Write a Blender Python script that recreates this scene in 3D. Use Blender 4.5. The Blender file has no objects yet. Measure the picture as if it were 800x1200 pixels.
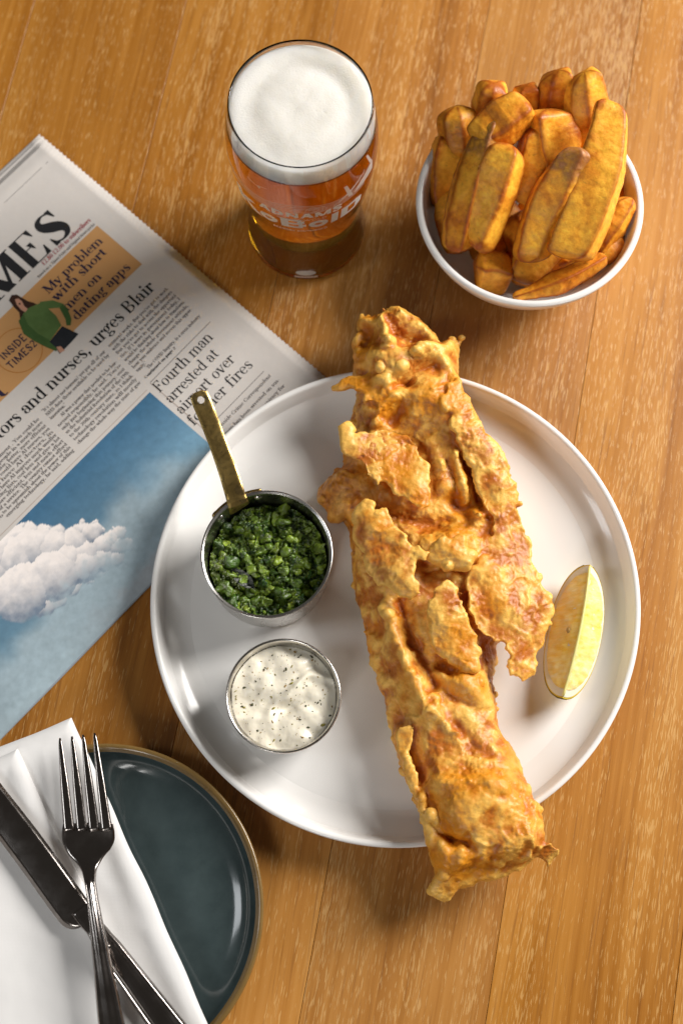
import bpy, bmesh, math, random
import numpy as np
from mathutils import Vector, noise as mnoise

# ------------------------------------------------------------------ camera, world, lamps, exposure
scene = bpy.context.scene
C = scene.collection
TILT, CAM_H, F_PX = math.radians(16.0), 0.86, 1667.0
cam_data = bpy.data.cameras.new('camera')
cam_data.sensor_fit = 'VERTICAL'; cam_data.sensor_height = 36.0; cam_data.sensor_width = 24.0
cam_data.lens = F_PX * 36.0 / 1200.0
cam_data.clip_start = 0.02; cam_data.clip_end = 50
cam_data.dof.use_dof = True; cam_data.dof.focus_distance = 0.835; cam_data.dof.aperture_fstop = 5.0
cam = bpy.data.objects.new('camera', cam_data); C.objects.link(cam)
cam.location = (0, 0, CAM_H); cam.rotation_euler = (TILT, 0, 0)
scene.camera = cam

world = bpy.data.worlds.new('World'); scene.world = world; world.use_nodes = True
world.node_tree.nodes['Background'].inputs[0].default_value = (1.0, 0.90, 0.80, 1)
world.node_tree.nodes['Background'].inputs[1].default_value = 0.05

def area_lamp(name, loc, target, sx, sy, power, col):
    d = bpy.data.lights.new(name, 'AREA'); d.shape = 'RECTANGLE'; d.size = sx; d.size_y = sy
    d.energy = power; d.color = col
    o = bpy.data.objects.new(name, d); C.objects.link(o)
    o.location = loc
    o.rotation_euler = (Vector(target) - Vector(loc)).to_track_quat('-Z', 'Y').to_euler()
    return o
area_lamp('window_light', (1.42, 1.02, 1.06), (0.0, 0.24, 0), 0.92, 0.92, 70, (1.0, 0.965, 0.92))
area_lamp('side_window_light', (-1.35, 0.0, 1.35), (0.0, 0.15, 0), 0.30, 0.55, 4.0, (0.93, 0.97, 1.0))
area_lamp('front_window_light', (-0.55, -1.25, 1.05), (0.0, 0.2, 0), 0.45, 0.45, 7.5, (1.0, 0.98, 0.95))

vs = scene.view_settings
vs.view_transform = 'Standard'; vs.look = 'None'; vs.exposure = 0.0; vs.gamma = 1.0; vs.use_curve_mapping = False
scene.cycles.max_bounces = 16; scene.cycles.transmission_bounces = 14; scene.cycles.transparent_max_bounces = 12
scene.cycles.sample_clamp_indirect = 80.0
scene.cycles.caustics_refractive = True; scene.cycles.caustics_reflective = True; scene.cycles.blur_glossy = 0.6

random.seed(7)
rng = np.random.default_rng(11)
PI = math.pi

# ------------------------------------------------------------------ helpers
def at(px, py, z=0.0):
    """point at height z that the photograph shows at pixel px, py (800 x 1200)"""
    x = (px - 400) / F_PX; y = (600 - py) / F_PX
    dy = y * math.cos(TILT) + math.sin(TILT); dz = y * math.sin(TILT) - math.cos(TILT)
    s = (CAM_H - z) / -dz
    return np.array((x * s, dy * s, z))

def root_loc(o):
    v = np.zeros(3)
    while o is not None:
        v = v + np.array(o.location); o = o.parent
    return v

def mesh_obj(name, verts, faces, mat, parent=None, smooth=True, loc=None):
    """verts are world coordinates"""
    verts = np.asarray(verts, dtype=float).reshape(-1, 3)
    off = root_loc(parent) if parent is not None else np.zeros(3)
    own = np.zeros(3) if loc is None else np.asarray(loc, float) - off
    me = bpy.data.meshes.new(name)
    me.from_pydata((verts - off - own).tolist(), [], faces if isinstance(faces, list) else faces.tolist())
    me.update()
    if smooth:
        me.polygons.foreach_set('use_smooth', [True] * len(me.polygons))
    if mat is not None:
        me.materials.append(mat)
    o = bpy.data.objects.new(name, me); C.objects.link(o)
    o.location = own
    if parent is not None: o.parent = parent
    return o

def thing(name, label, cat, loc, group=None):
    o = bpy.data.objects.new(name, None); C.objects.link(o)
    o.empty_display_size = 0.02
    o.location = loc; o['label'] = label; o['category'] = cat
    if group: o['group'] = group
    return o

def tag(o, label, cat, group=None):
    o['label'] = label; o['category'] = cat
    if group: o['group'] = group
    return o

def fix_normals(o):
    bm = bmesh.new(); bm.from_mesh(o.data)
    bmesh.ops.recalc_face_normals(bm, faces=bm.faces); bm.to_mesh(o.data); bm.free()

def lathe(profile, n=96, centre=(0, 0, 0), closed=False):
    """profile list of (r, z); r == 0 makes a pole"""
    V = []; rings = []
    for r, z in profile:
        if r <= 1e-7:
            rings.append([len(V)]); V.append((centre[0], centre[1], centre[2] + z))
        else:
            rings.append(list(range(len(V), len(V) + n)))
            for k in range(n):
                a = 2 * PI * k / n
                V.append((centre[0] + r * math.cos(a), centre[1] + r * math.sin(a), centre[2] + z))
    Fc = []
    pairs = list(zip(rings[:-1], rings[1:]))
    if closed: pairs.append((rings[-1], rings[0]))
    for A, B in pairs:
        if len(A) == 1 and len(B) == 1: continue
        for k in range(n):
            k2 = (k + 1) % n
            if len(A) == 1: Fc.append((A[0], B[k2], B[k]))
            elif len(B) == 1: Fc.append((A[k], A[k2], B[0]))
            else: Fc.append((A[k], A[k2], B[k2], B[k]))
    return V, Fc

def smooth_profile(pts, sub=6):
    """Catmull-Rom through (r, z) points"""
    P = [np.array(p, float) for p in pts]
    P = [2 * P[0] - P[1]] + P + [2 * P[-1] - P[-2]]
    out = []
    for i in range(1, len(P) - 2):
        for k in range(sub):
            t = k / sub
            a, b, c, d = P[i - 1], P[i], P[i + 1], P[i + 2]
            out.append(tuple(0.5 * ((2 * b) + (-a + c) * t + (2 * a - 5 * b + 4 * c - d) * t * t + (-a + 3 * b - 3 * c + d) * t ** 3)))
    out.append(tuple(P[-2]))
    return out

def tube(path, rad, n=8, caps=True):
    path = [np.asarray(p, float) for p in path]
    V = []; Fc = []
    for i, p in enumerate(path):
        a = path[max(i - 1, 0)]; b = path[min(i + 1, len(path) - 1)]
        t = (b - a) / (np.linalg.norm(b - a) + 1e-12)
        u = np.cross(t, (0, 0, 1.0))
        if np.linalg.norm(u) < 1e-3: u = np.cross(t, (0, 1.0, 0))
        u /= np.linalg.norm(u); w = np.cross(u, t)
        r = rad[i] if hasattr(rad, '__len__') else rad
        for k in range(n):
            an = 2 * PI * k / n
            V.append(p + r * (math.cos(an) * u + math.sin(an) * w))
    for i in range(len(path) - 1):
        for k in range(n):
            k2 = (k + 1) % n
            Fc.append((i * n + k, i * n + k2, (i + 1) * n + k2, (i + 1) * n + k))
    if caps:
        Fc.append(tuple(range(n - 1, -1, -1))); Fc.append(tuple((len(path) - 1) * n + k for k in range(n)))
    return V, Fc

# --- vector noise
def _hash(ix, iy, iz, seed):
    h = (ix.astype(np.int64) * 374761393 + iy.astype(np.int64) * 668265263 + iz.astype(np.int64) * 2147483647 + seed * 144269) & 0xffffffff
    h = ((h ^ (h >> 13)) * 1274126177) & 0xffffffff
    h = ((h ^ (h >> 16)) * 2246822519) & 0xffffffff
    return (h ^ (h >> 15)) & 0xffffffff
_G = np.array([(1,1,0),(-1,1,0),(1,-1,0),(-1,-1,0),(1,0,1),(-1,0,1),(1,0,-1),(-1,0,-1),(0,1,1),(0,-1,1),(0,1,-1),(0,-1,-1),(1,1,0),(-1,1,0),(0,-1,1),(0,-1,-1)], float)
def perlin(P, scale, seed=0):
    Q = np.asarray(P, float) * scale + 1000.5
    I = np.floor(Q).astype(np.int64); f = Q - I
    u = f * f * f * (f * (f * 6 - 15) + 10)
    r = 0
    for dx in (0, 1):
        wx = u[:, 0] if dx else 1 - u[:, 0]
        for dy in (0, 1):
            wy = u[:, 1] if dy else 1 - u[:, 1]
            for dz in (0, 1):
                wz = u[:, 2] if dz else 1 - u[:, 2]
                g = _G[_hash(I[:, 0] + dx, I[:, 1] + dy, I[:, 2] + dz, seed) & 15]
                dd = g[:, 0] * (f[:, 0] - dx) + g[:, 1] * (f[:, 1] - dy) + g[:, 2] * (f[:, 2] - dz)
                r = r + wx * wy * wz * dd
    return r
def fbm(P, scale, octv=4, seed=0, gain=0.5):
    r = 0; a = 1.0
    for o in range(octv):
        r = r + a * perlin(P, scale * 2 ** o, seed + o * 17); a *= gain
    return r
def worley(P, scale, seed=0):
    Q = np.asarray(P, float) * scale + 1000.5
    I = np.floor(Q).astype(np.int64)
    f1 = np.full(len(Q), 9.0); f2 = np.full(len(Q), 9.0)
    for dx in (-1, 0, 1):
        for dy in (-1, 0, 1):
            for dz in (-1, 0, 1):
                a, b, c = I[:, 0] + dx, I[:, 1] + dy, I[:, 2] + dz
                h = _hash(a, b, c, seed)
                ox = (h & 1023) / 1023.0; oy = ((h >> 10) & 1023) / 1023.0; oz = ((h >> 20) & 1023) / 1023.0
                d = np.sqrt((a + ox - Q[:, 0]) ** 2 + (b + oy - Q[:, 1]) ** 2 + (c + oz - Q[:, 2]) ** 2)
                m = d < f1
                f2 = np.where(m, f1, np.minimum(f2, d)); f1 = np.where(m, d, f1)
    return f1, f2
def P3(x, y): return np.stack([x, y, np.zeros_like(x)], 1)
def sstep(a, b, x):
    t = np.clip((x - a) / (b - a), 0, 1); return t * t * (3 - 2 * t)

def poly_dist(X, Y, poly):
    """signed distance, positive inside"""
    poly = np.asarray(poly, float); n = len(poly)
    d = np.full(X.shape, 1e9); inside = np.zeros(X.shape, bool)
    for i in range(n):
        x0, y0 = poly[i][:2]; x1, y1 = poly[(i + 1) % n][:2]
        ex, ey = x1 - x0, y1 - y0
        t = np.clip(((X - x0) * ex + (Y - y0) * ey) / (ex * ex + ey * ey + 1e-15), 0, 1)
        d = np.minimum(d, np.hypot(X - x0 - t * ex, Y - y0 - t * ey))
        cond = ((y0 > Y) != (y1 > Y)) & (X < (x1 - x0) * (Y - y0) / (y1 - y0 + 1e-15) + x0)
        inside ^= cond
    return np.where(inside, d, -d)
def line_dist(X, Y, pts):
    d = np.full(X.shape, 1e9)
    for (x0, y0), (x1, y1) in zip(pts[:-1], pts[1:]):
        ex, ey = x1 - x0, y1 - y0
        t = np.clip(((X - x0) * ex + (Y - y0) * ey) / (ex * ex + ey * ey + 1e-15), 0, 1)
        d = np.minimum(d, np.hypot(X - x0 - t * ex, Y - y0 - t * ey))
    return d

def hf_shell(X, Y, top, bot, mask):
    """closed shell over the masked cells of a grid"""
    ny, nx = X.shape
    cell = mask[:-1, :-1] & mask[1:, :-1] & mask[:-1, 1:] & mask[1:, 1:]
    idt = np.arange(nx * ny).reshape(ny, nx); idb = idt + nx * ny
    V = np.concatenate([np.stack([X.ravel(), Y.ravel(), top.ravel()], 1), np.stack([X.ravel(), Y.ravel(), bot.ravel()], 1)])
    j, i = np.nonzero(cell)
    Ft = np.stack([idt[j, i], idt[j, i + 1], idt[j + 1, i + 1], idt[j + 1, i]], 1)
    Fb = np.stack([idb[j, i], idb[j + 1, i], idb[j + 1, i + 1], idb[j, i + 1]], 1)
    S = []
    pc = np.pad(cell, 1)
    for dj, di, a, b in ((-1, 0, (0, 0), (0, 1)), (1, 0, (1, 1), (1, 0)), (0, -1, (1, 0), (0, 0)), (0, 1, (0, 1), (1, 1))):
        e = cell & ~pc[1 + dj:1 + dj + cell.shape[0], 1 + di:1 + di + cell.shape[1]]
        jj, ii = np.nonzero(e)
        A = (jj + a[0], ii + a[1]); B = (jj + b[0], ii + b[1])
        S.append(np.stack([idt[B], idt[A], idb[A], idb[B]], 1))
    Fa = np.concatenate([Ft, Fb] + S)
    used = np.unique(Fa); rm = np.full(len(V), -1); rm[used] = np.arange(len(used))
    return V[used], rm[Fa]

def join(parts):
    V = []; Fc = []; o = 0
    for v, f in parts:
        v = np.asarray(v, float).reshape(-1, 3)
        V.append(v); Fc += [tuple(int(i) + o for i in t) for t in f]; o += len(v)
    return np.concatenate(V), Fc

def remesh(V, Fc, voxel):
    me = bpy.data.meshes.new('tmp'); me.from_pydata(np.asarray(V).tolist(), [], Fc if isinstance(Fc, list) else Fc.tolist()); me.update()
    o = bpy.data.objects.new('tmp', me); C.objects.link(o)
    m = o.modifiers.new('r', 'REMESH'); m.mode = 'VOXEL'; m.voxel_size = voxel; m.adaptivity = 0
    dg = bpy.context.evaluated_depsgraph_get(); ev = o.evaluated_get(dg); em = ev.to_mesh()
    V2 = np.empty(len(em.vertices) * 3); em.vertices.foreach_get('co', V2); V2 = V2.reshape(-1, 3)
    lt = np.empty(len(em.polygons), int); em.polygons.foreach_get('loop_total', lt)
    lv = np.empty(len(em.loops), int); em.loops.foreach_get('vertex_index', lv)
    ls = np.empty(len(em.polygons), int); em.polygons.foreach_get('loop_start', ls)
    F2 = np.stack([lv[ls + k] for k in range(4)], 1) if (lt == 4).all() else [tuple(lv[s:s + t]) for s, t in zip(ls, lt)]
    ev.to_mesh_clear(); bpy.data.objects.remove(o); bpy.data.meshes.remove(me)
    return V2, F2
def vnormals(V, Fq):
    n = np.cross(V[Fq[:, 2]] - V[Fq[:, 0]], V[Fq[:, 3]] - V[Fq[:, 1]])
    idx = Fq.ravel(); nn = np.repeat(n, 4, axis=0)
    N = np.stack([np.bincount(idx, nn[:, k], len(V)) for k in range(3)], 1)
    return N / (np.linalg.norm(N, axis=1, keepdims=True) + 1e-15)
def vsmooth(V, Fq, val, it):
    idx = Fq.ravel(); c = np.maximum(np.bincount(idx, minlength=len(V)), 1)
    one = val.ndim == 1; val = val.reshape(len(V), -1).copy()
    for _ in range(it):
        m = np.repeat(val[Fq].mean(1), 4, axis=0)
        val = np.stack([np.bincount(idx, m[:, k], len(V)) / c for k in range(val.shape[1])], 1)
    return val[:, 0] if one else val
def set_color(o, col, name='tint'):
    a = o.data.color_attributes.new(name, 'FLOAT_COLOR', 'POINT')
    c = np.ones((len(o.data.vertices), 4), np.float32); c[:, :3] = col
    a.data.foreach_set('color', c.ravel())

# ------------------------------------------------------------------ materials
def new_mat(name):
    m = bpy.data.materials.new(name); m.use_nodes = True
    nt = m.node_tree; b = nt.nodes['Principled BSDF']
    return m, nt, b
def lin(r, g, b):
    f = lambda c: (c / 255 / 12.92) if c / 255 <= 0.04045 else ((c / 255 + 0.055) / 1.055) ** 2.4
    return (f(r), f(g), f(b), 1)
def node(nt, t, **kw):
    n = nt.nodes.new(t)
    for k, v in kw.items(): setattr(n, k, v)
    return n
def ramp(nt, fac, stops):
    n = nt.nodes.new('ShaderNodeValToRGB')
    while len(n.color_ramp.elements) < len(stops): n.color_ramp.elements.new(0.5)
    for e, (p, c) in zip(n.color_ramp.elements, stops):
        e.position = p; e.color = c if len(c) == 4 else (*c, 1)
    nt.links.new(fac, n.inputs[0]); return n.outputs[0]
def noise_tex(nt, vec, scale, detail=4, rough=0.55, dist=0.0):
    n = nt.nodes.new('ShaderNodeTexNoise'); n.inputs['Scale'].default_value = scale
    n.inputs['Detail'].default_value = detail; n.inputs['Roughness'].default_value = rough; n.inputs['Distortion'].default_value = dist
    nt.links.new(vec, n.inputs['Vector']); return n.outputs['Fac']
def mapping(nt, vec, scale=(1, 1, 1), loc=(0, 0, 0)):
    n = nt.nodes.new('ShaderNodeMapping'); n.inputs['Scale'].default_value = scale; n.inputs['Location'].default_value = loc
    nt.links.new(vec, n.inputs['Vector']); return n.outputs[0]
def mix_col(nt, fac, a, b, mode='MIX'):
    n = nt.nodes.new('ShaderNodeMix'); n.data_type = 'RGBA'; n.blend_type = mode
    for s, v in ((n.inputs[0], fac), (n.inputs[6], a), (n.inputs[7], b)):
        if hasattr(v, 'default_value'): nt.links.new(v, s)
        else: s.default_value = v
    return n.outputs[2]
def math_n(nt, op, a, b=None, clamp=False):
    n = nt.nodes.new('ShaderNodeMath'); n.operation = op; n.use_clamp = clamp
    for s, v in zip(n.inputs, (a, b)):
        if v is None: continue
        if hasattr(v, 'default_value'): nt.links.new(v, s)
        else: s.default_value = v
    return n.outputs[0]
def bump(nt, h, strength, dist, bsdf):
    n = nt.nodes.new('ShaderNodeBump'); n.inputs['Strength'].default_value = strength; n.inputs['Distance'].default_value = dist
    nt.links.new(h, n.inputs['Height']); nt.links.new(n.outputs[0], bsdf.inputs['Normal'])

def mat_wood():
    m, nt, b = new_mat('limed_oak')
    tc = node(nt, 'ShaderNodeTexCoord'); oi = node(nt, 'ShaderNodeObjectInfo')
    tone = node(nt, 'ShaderNodeAttribute', attribute_type='OBJECT', attribute_name='tone')
    add = node(nt, 'ShaderNodeVectorMath', operation='MULTIPLY_ADD')
    nt.links.new(oi.outputs['Random'], add.inputs[0]); add.inputs[1].default_value = (3.1, 5.7, 1.3)
    nt.links.new(tc.outputs['Object'], add.inputs[2])
    base = add.outputs[0]
    # slow bend of the grain
    w = noise_tex(nt, mapping(nt, base, (5, 1.6, 1)), 1.0, 2)
    wv = node(nt, 'ShaderNodeVectorMath', operation='MULTIPLY_ADD')
    nt.links.new(w, wv.inputs[0]); wv.inputs[1].default_value = (0.03, 0, 0); nt.links.new(base, wv.inputs[2])
    g = wv.outputs[0]
    n1 = noise_tex(nt, mapping(nt, g, (30, 1.3, 1)), 1.0, 5, 0.6)
    n2 = noise_tex(nt, mapping(nt, g, (300, 6, 1)), 1.0, 4, 0.6)
    n3 = noise_tex(nt, mapping(nt, g, (9, 5, 1)), 1.0, 3, 0.5)
    f = math_n(nt, 'ADD', math_n(nt, 'MULTIPLY', n1, 0.5), math_n(nt, 'MULTIPLY', n2, 0.3))
    f = math_n(nt, 'ADD', f, math_n(nt, 'MULTIPLY', n3, 0.25))
    col = ramp(nt, f, [(0.36, (0.21, 0.075, 0.013)), (0.46, (0.35, 0.140, 0.027)), (0.57, (0.46, 0.205, 0.047)), (0.70, (0.54, 0.27, 0.078))])
    # dark fine vessels
    dk = noise_tex(nt, mapping(nt, g, (800, 20, 1), (3, 1, 0)), 1.0, 2, 0.6)
    dkf = ramp(nt, dk, [(0.58, (0, 0, 0)), (0.70, (1, 1, 1))])
    col = mix_col(nt, math_n(nt, 'MULTIPLY', dkf, 0.5), col, (0.20, 0.075, 0.018, 1))
    # limed pores: short pale flecks along the grain
    p1 = noise_tex(nt, mapping(nt, g, (1350, 120, 1), (7, 2, 0)), 1.0, 1.0, 0.5)
    p2 = noise_tex(nt, mapping(nt, g, (40, 2.2, 1), (1, 9, 0)), 1.0, 3, 0.6)
    pf = ramp(nt, math_n(nt, 'ADD', p1, math_n(nt, 'MULTIPLY', math_n(nt, 'SUBTRACT', p2, 0.5), 0.55)), [(0.60, (0, 0, 0)), (0.67, (1, 1, 1))])
    col = mix_col(nt, math_n(nt, 'MULTIPLY', pf, 0.50), col, (0.68, 0.42, 0.17, 1))
    hsv = node(nt, 'ShaderNodeHueSaturation')
    nt.links.new(col, hsv.inputs['Color']); nt.links.new(tone.outputs['Fac'], hsv.inputs['Value'])
    sat = node(nt, 'ShaderNodeAttribute', attribute_type='OBJECT', attribute_name='saturation')
    nt.links.new(sat.outputs['Fac'], hsv.inputs['Saturation'])
    nt.links.new(hsv.outputs[0], b.inputs['Base Color'])
    r = math_n(nt, 'ADD', math_n(nt, 'MULTIPLY', n2, 0.2), 0.36)
    nt.links.new(r, b.inputs['Roughness'])
    h = math_n(nt, 'SUBTRACT', math_n(nt, 'MULTIPLY', n2, 0.5), math_n(nt, 'MULTIPLY', pf, 0.35))
    bump(nt, h, 0.35, 0.0006, b)
    return m

def mat_simple(name, col, rough=0.4, metal=0.0, spec=0.5, noise_amt=0.0, nscale=200, bump_d=0.0, coat=0.0, sss=0.0, sss_r=(0.01, 0.006, 0.003)):
    m, nt, b = new_mat(name)
    b.inputs['Base Color'].default_value = (*col[:3], 1); b.inputs['Roughness'].default_value = rough
    b.inputs['Metallic'].default_value = metal; b.inputs['Specular IOR Level'].default_value = spec
    b.inputs['Coat Weight'].default_value = coat; b.inputs['Coat Roughness'].default_value = 0.06
    if sss:
        b.inputs['Subsurface Weight'].default_value = sss; b.inputs['Subsurface Radius'].default_value = sss_r; b.inputs['Subsurface Scale'].default_value = 1.0
    if noise_amt or bump_d:
        tc = node(nt, 'ShaderNodeTexCoord'); n = noise_tex(nt, tc.outputs['Object'], nscale, 5, 0.6)
        if noise_amt:
            c2 = tuple(c * (1 - noise_amt) for c in col[:3])
            nt.links.new(mix_col(nt, n, (*col[:3], 1), (*c2, 1)), b.inputs['Base Color'])
            nt.links.new(math_n(nt, 'ADD', math_n(nt, 'MULTIPLY', n, 0.25), rough - 0.1), b.inputs['Roughness'])
        if bump_d: bump(nt, n, 0.5, bump_d, b)
    return m

def mat_vcol(name, rough=0.45, var=1.0, sss=0.0, sss_r=(0.004, 0.002, 0.001), spec=0.5, bscale=900, bdist=0.0006, bstr=0.5, speck=None, coat=0.0, warm=False):
    m, nt, b = new_mat(name)
    a = node(nt, 'ShaderNodeVertexColor', layer_name='tint')
    tc = node(nt, 'ShaderNodeTexCoord'); n = noise_tex(nt, tc.outputs['Object'], bscale, 4, 0.65)
    col = mix_col(nt, 1.0, a.outputs['Color'], ramp(nt, n, [(0.25, (1 - 0.16 * var, 1 - 0.34 * var, 1 - 0.50 * var) if warm else (1 - 0.28 * var, 1 - 0.30 * var, 1 - 0.34 * var)), (0.75, (1 + 0.2 * var,) * 3)]), 'MULTIPLY')
    if speck:
        s = noise_tex(nt, tc.outputs['Object'], speck[0], 2, 0.5)
        col = mix_col(nt, ramp(nt, s, [(speck[1], (0, 0, 0)), (speck[1] + 0.06, (speck[3],) * 3)]), col, (*speck[2], 1))
    nt.links.new(col, b.inputs['Base Color'])
    nt.links.new(math_n(nt, 'ADD', math_n(nt, 'MULTIPLY', n, 0.35), rough - 0.17), b.inputs['Roughness'])
    b.inputs['Specular IOR Level'].default_value = spec
    b.inputs['Coat Weight'].default_value = coat; b.inputs['Coat Roughness'].default_value = 0.25
    if sss:
        b.inputs['Subsurface Weight'].default_value = sss; b.inputs['Subsurface Radius'].default_value = sss_r; b.inputs['Subsurface Scale'].default_value = 1.0
    if bdist: bump(nt, n, bstr, bdist, b)
    return m

M = {}
M['wood'] = mat_wood()
M['porcelain'] = mat_simple('white_glaze', (0.85, 0.84, 0.82), 0.10, spec=0.5, noise_amt=0.03, nscale=30)
M['porcelain'].node_tree.nodes['Principled BSDF'].inputs['Roughness'].default_value = 0.12
M['bowl'] = mat_simple('bowl_glaze', (0.80, 0.785, 0.765), 0.16)
M['paper'] = mat_simple('newsprint', (0.61, 0.57, 0.535), 0.9, spec=0.15, noise_amt=0.07, nscale=260, bump_d=0.0002)
M['ink'] = mat_simple('black_ink', (0.022, 0.022, 0.024), 0.85, spec=0.1)
M['ink_grey'] = mat_simple('grey_ink', (0.15, 0.135, 0.13), 0.85, spec=0.1)
M['ink_red'] = mat_simple('red_ink', (0.34, 0.035, 0.05), 0.85, spec=0.1)
M['ink_navy'] = mat_simple('navy_ink', (0.03, 0.025, 0.055), 0.85, spec=0.1)
M['ink_rule'] = mat_simple('rule_ink', (0.42, 0.33, 0.28), 0.85, spec=0.1)
M['ink_orange'] = mat_simple('orange_ink', (0.54, 0.29, 0.115), 0.85, spec=0.1, noise_amt=0.08, nscale=150)
M['ink_orange_dark'] = mat_simple('dark_orange_ink', (0.42, 0.17, 0.04), 0.85, spec=0.1)
M['ink_skin'] = mat_simple('skin_tone_ink', (0.52, 0.27, 0.18), 0.85, spec=0.1)
M['ink_hair'] = mat_simple('brown_ink', (0.045, 0.022, 0.016), 0.85, spec=0.1)
M['ink_green'] = mat_simple('green_ink', (0.13, 0.22, 0.07), 0.85, spec=0.1, noise_amt=0.45, nscale=180)
M['ink_green_dark'] = mat_simple('dark_green_ink', (0.075, 0.145, 0.045), 0.85, spec=0.1, noise_amt=0.4, nscale=180)
M['ink_denim'] = mat_simple('charcoal_ink', (0.03, 0.034, 0.04), 0.85, spec=0.1, noise_amt=0.4, nscale=300)
M['picture'] = mat_vcol('printed_picture', 0.9, 0.25, spec=0.12, bscale=160, bdist=0.0)
M['steel'] = mat_simple('brushed_steel', (0.62, 0.60, 0.57), 0.24, 1.0, noise_amt=0.08, nscale=60)
M['steel_dark'] = mat_simple('polished_cutlery_steel', (0.34, 0.31, 0.29), 0.15, 1.0, noise_amt=0.10, nscale=90)
M['linen'] = None
M['glass'] = None

def mat_linen():
    m, nt, b = new_mat('white_linen')
    b.inputs['Base Color'].default_value = (0.80, 0.79, 0.78, 1); b.inputs['Roughness'].default_value = 0.9
    b.inputs['Specular IOR Level'].default_value = 0.15; b.inputs['Sheen Weight'].default_value = 0.2
    tc = node(nt, 'ShaderNodeTexCoord')
    w1 = node(nt, 'ShaderNodeTexWave', bands_direction='X'); w1.inputs['Scale'].default_value = 420; nt.links.new(tc.outputs['Object'], w1.inputs[0])
    w2 = node(nt, 'ShaderNodeTexWave', bands_direction='Y'); w2.inputs['Scale'].default_value = 420; nt.links.new(tc.outputs['Object'], w2.inputs[0])
    n = noise_tex(nt, tc.outputs['Object'], 90, 4)
    h = math_n(nt, 'ADD', math_n(nt, 'MULTIPLY', w1.outputs['Fac'], w2.outputs['Fac']), math_n(nt, 'MULTIPLY', n, 2.0))
    bump(nt, h, 0.12, 0.0003, b)
    return m
M['linen'] = mat_linen()

def mat_brass():
    m, nt, b = new_mat('tarnished_brass')
    tc = node(nt, 'ShaderNodeTexCoord')
    n = noise_tex(nt, tc.outputs['Object'], 140, 5, 0.7, 0.5)
    n2 = noise_tex(nt, tc.outputs['Object'], 45, 3, 0.6)
    f = math_n(nt, 'ADD', math_n(nt, 'MULTIPLY', n, 0.6), math_n(nt, 'MULTIPLY', n2, 0.4))
    nt.links.new(ramp(nt, f, [(0.40, (0.13, 0.09, 0.035)), (0.48, (0.34, 0.23, 0.075)), (0.58, (0.55, 0.39, 0.14)), (0.68, (0.62, 0.50, 0.28))]), b.inputs['Base Color'])
    b.inputs['Metallic'].default_value = 1.0
    nt.links.new(ramp(nt, n, [(0.35, (0.5,) * 3), (0.65, (0.24,) * 3)]), b.inputs['Roughness'])
    bump(nt, n, 0.3, 0.0005, b)
    return m
M['brass'] = mat_brass()

def mat_teal():
    m, nt, b = new_mat('teal_glaze')
    tc = node(nt, 'ShaderNodeTexCoord')
    n = noise_tex(nt, tc.outputs['Object'], 60, 4, 0.6); sp = noise_tex(nt, tc.outputs['Object'], 900, 2, 0.6)
    c = ramp(nt, n, [(0.3, (0.036, 0.053, 0.055)), (0.7, (0.052, 0.073, 0.075))])
    c = mix_col(nt, ramp(nt, sp, [(0.62, (0, 0, 0)), (0.75, (0.5, 0.5, 0.5))]), c, (0.05, 0.08, 0.08, 1))
    nt.links.new(c, b.inputs['Base Color']); b.inputs['Roughness'].default_value = 0.13
    b.inputs['Coat Weight'].default_value = 0.3; b.inputs['Coat Roughness'].default_value = 0.05
    return m
M['teal'] = mat_teal()
M['rim_brown'] = mat_simple('bare_brown_rim_glaze', (0.24, 0.145, 0.045), 0.22, noise_amt=0.45, nscale=120, coat=0.3)

def mat_glass():
    m, nt, b = new_mat('clear_glass')
    b.inputs['Base Color'].default_value = (1, 1, 1, 1); b.inputs['Transmission Weight'].default_value = 1.0
    b.inputs['Roughness'].default_value = 0.0; b.inputs['IOR'].default_value = 1.45
    return m
M['glass'] = mat_glass()
def mat_beer():
    m, nt, b = new_mat('amber_beer')
    b.inputs['Base Color'].default_value = (1, 1, 1, 1); b.inputs['Transmission Weight'].default_value = 1.0
    b.inputs['Roughness'].default_value = 0.0; b.inputs['IOR'].default_value = 1.34
    v = node(nt, 'ShaderNodeVolumeAbsorption'); v.inputs['Color'].default_value = (0.93, 0.80, 0.05, 1); v.inputs['Density'].default_value = 66
    nt.links.new(v.outputs[0], nt.nodes['Material Output'].inputs['Volume'])
    return m
M['beer'] = mat_beer()
M['foam'] = mat_simple('beer_foam', (0.80, 0.775, 0.72), 0.55, spec=0.3, noise_amt=0.05, nscale=900, bump_d=0.0008, sss=1.0, sss_r=(0.014, 0.013, 0.011))
def mat_print(name, col, dens):
    m, nt, b = new_mat(name)
    d = node(nt, 'ShaderNodeBsdfDiffuse'); d.inputs[0].default_value = (*col, 1)
    t = node(nt, 'ShaderNodeBsdfTranslucent'); t.inputs[0].default_value = (*col, 1)
    tr = node(nt, 'ShaderNodeBsdfTransparent')
    m1 = node(nt, 'ShaderNodeMixShader'); m1.inputs[0].default_value = 0.55
    nt.links.new(d.outputs[0], m1.inputs[1]); nt.links.new(t.outputs[0], m1.inputs[2])
    m2 = node(nt, 'ShaderNodeMixShader'); m2.inputs[0].default_value = dens
    nt.links.new(tr.outputs[0], m2.inputs[1]); nt.links.new(m1.outputs[0], m2.inputs[2])
    nt.links.new(m2.outputs[0], nt.nodes['Material Output'].inputs['Surface'])
    return m
M['white_print'] = mat_print('white_enamel_print', (0.95, 0.93, 0.90), 1.0)
M['pale_print'] = mat_print('fine_enamel_print', (0.92, 0.88, 0.82), 0.62)
M['batter'] = mat_vcol('golden_batter', 0.44, 0.5, sss=0.18, sss_r=(0.0022, 0.0018, 0.0010), spec=0.45, bscale=900, bdist=0.0005, bstr=0.5, coat=0.08)
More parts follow.
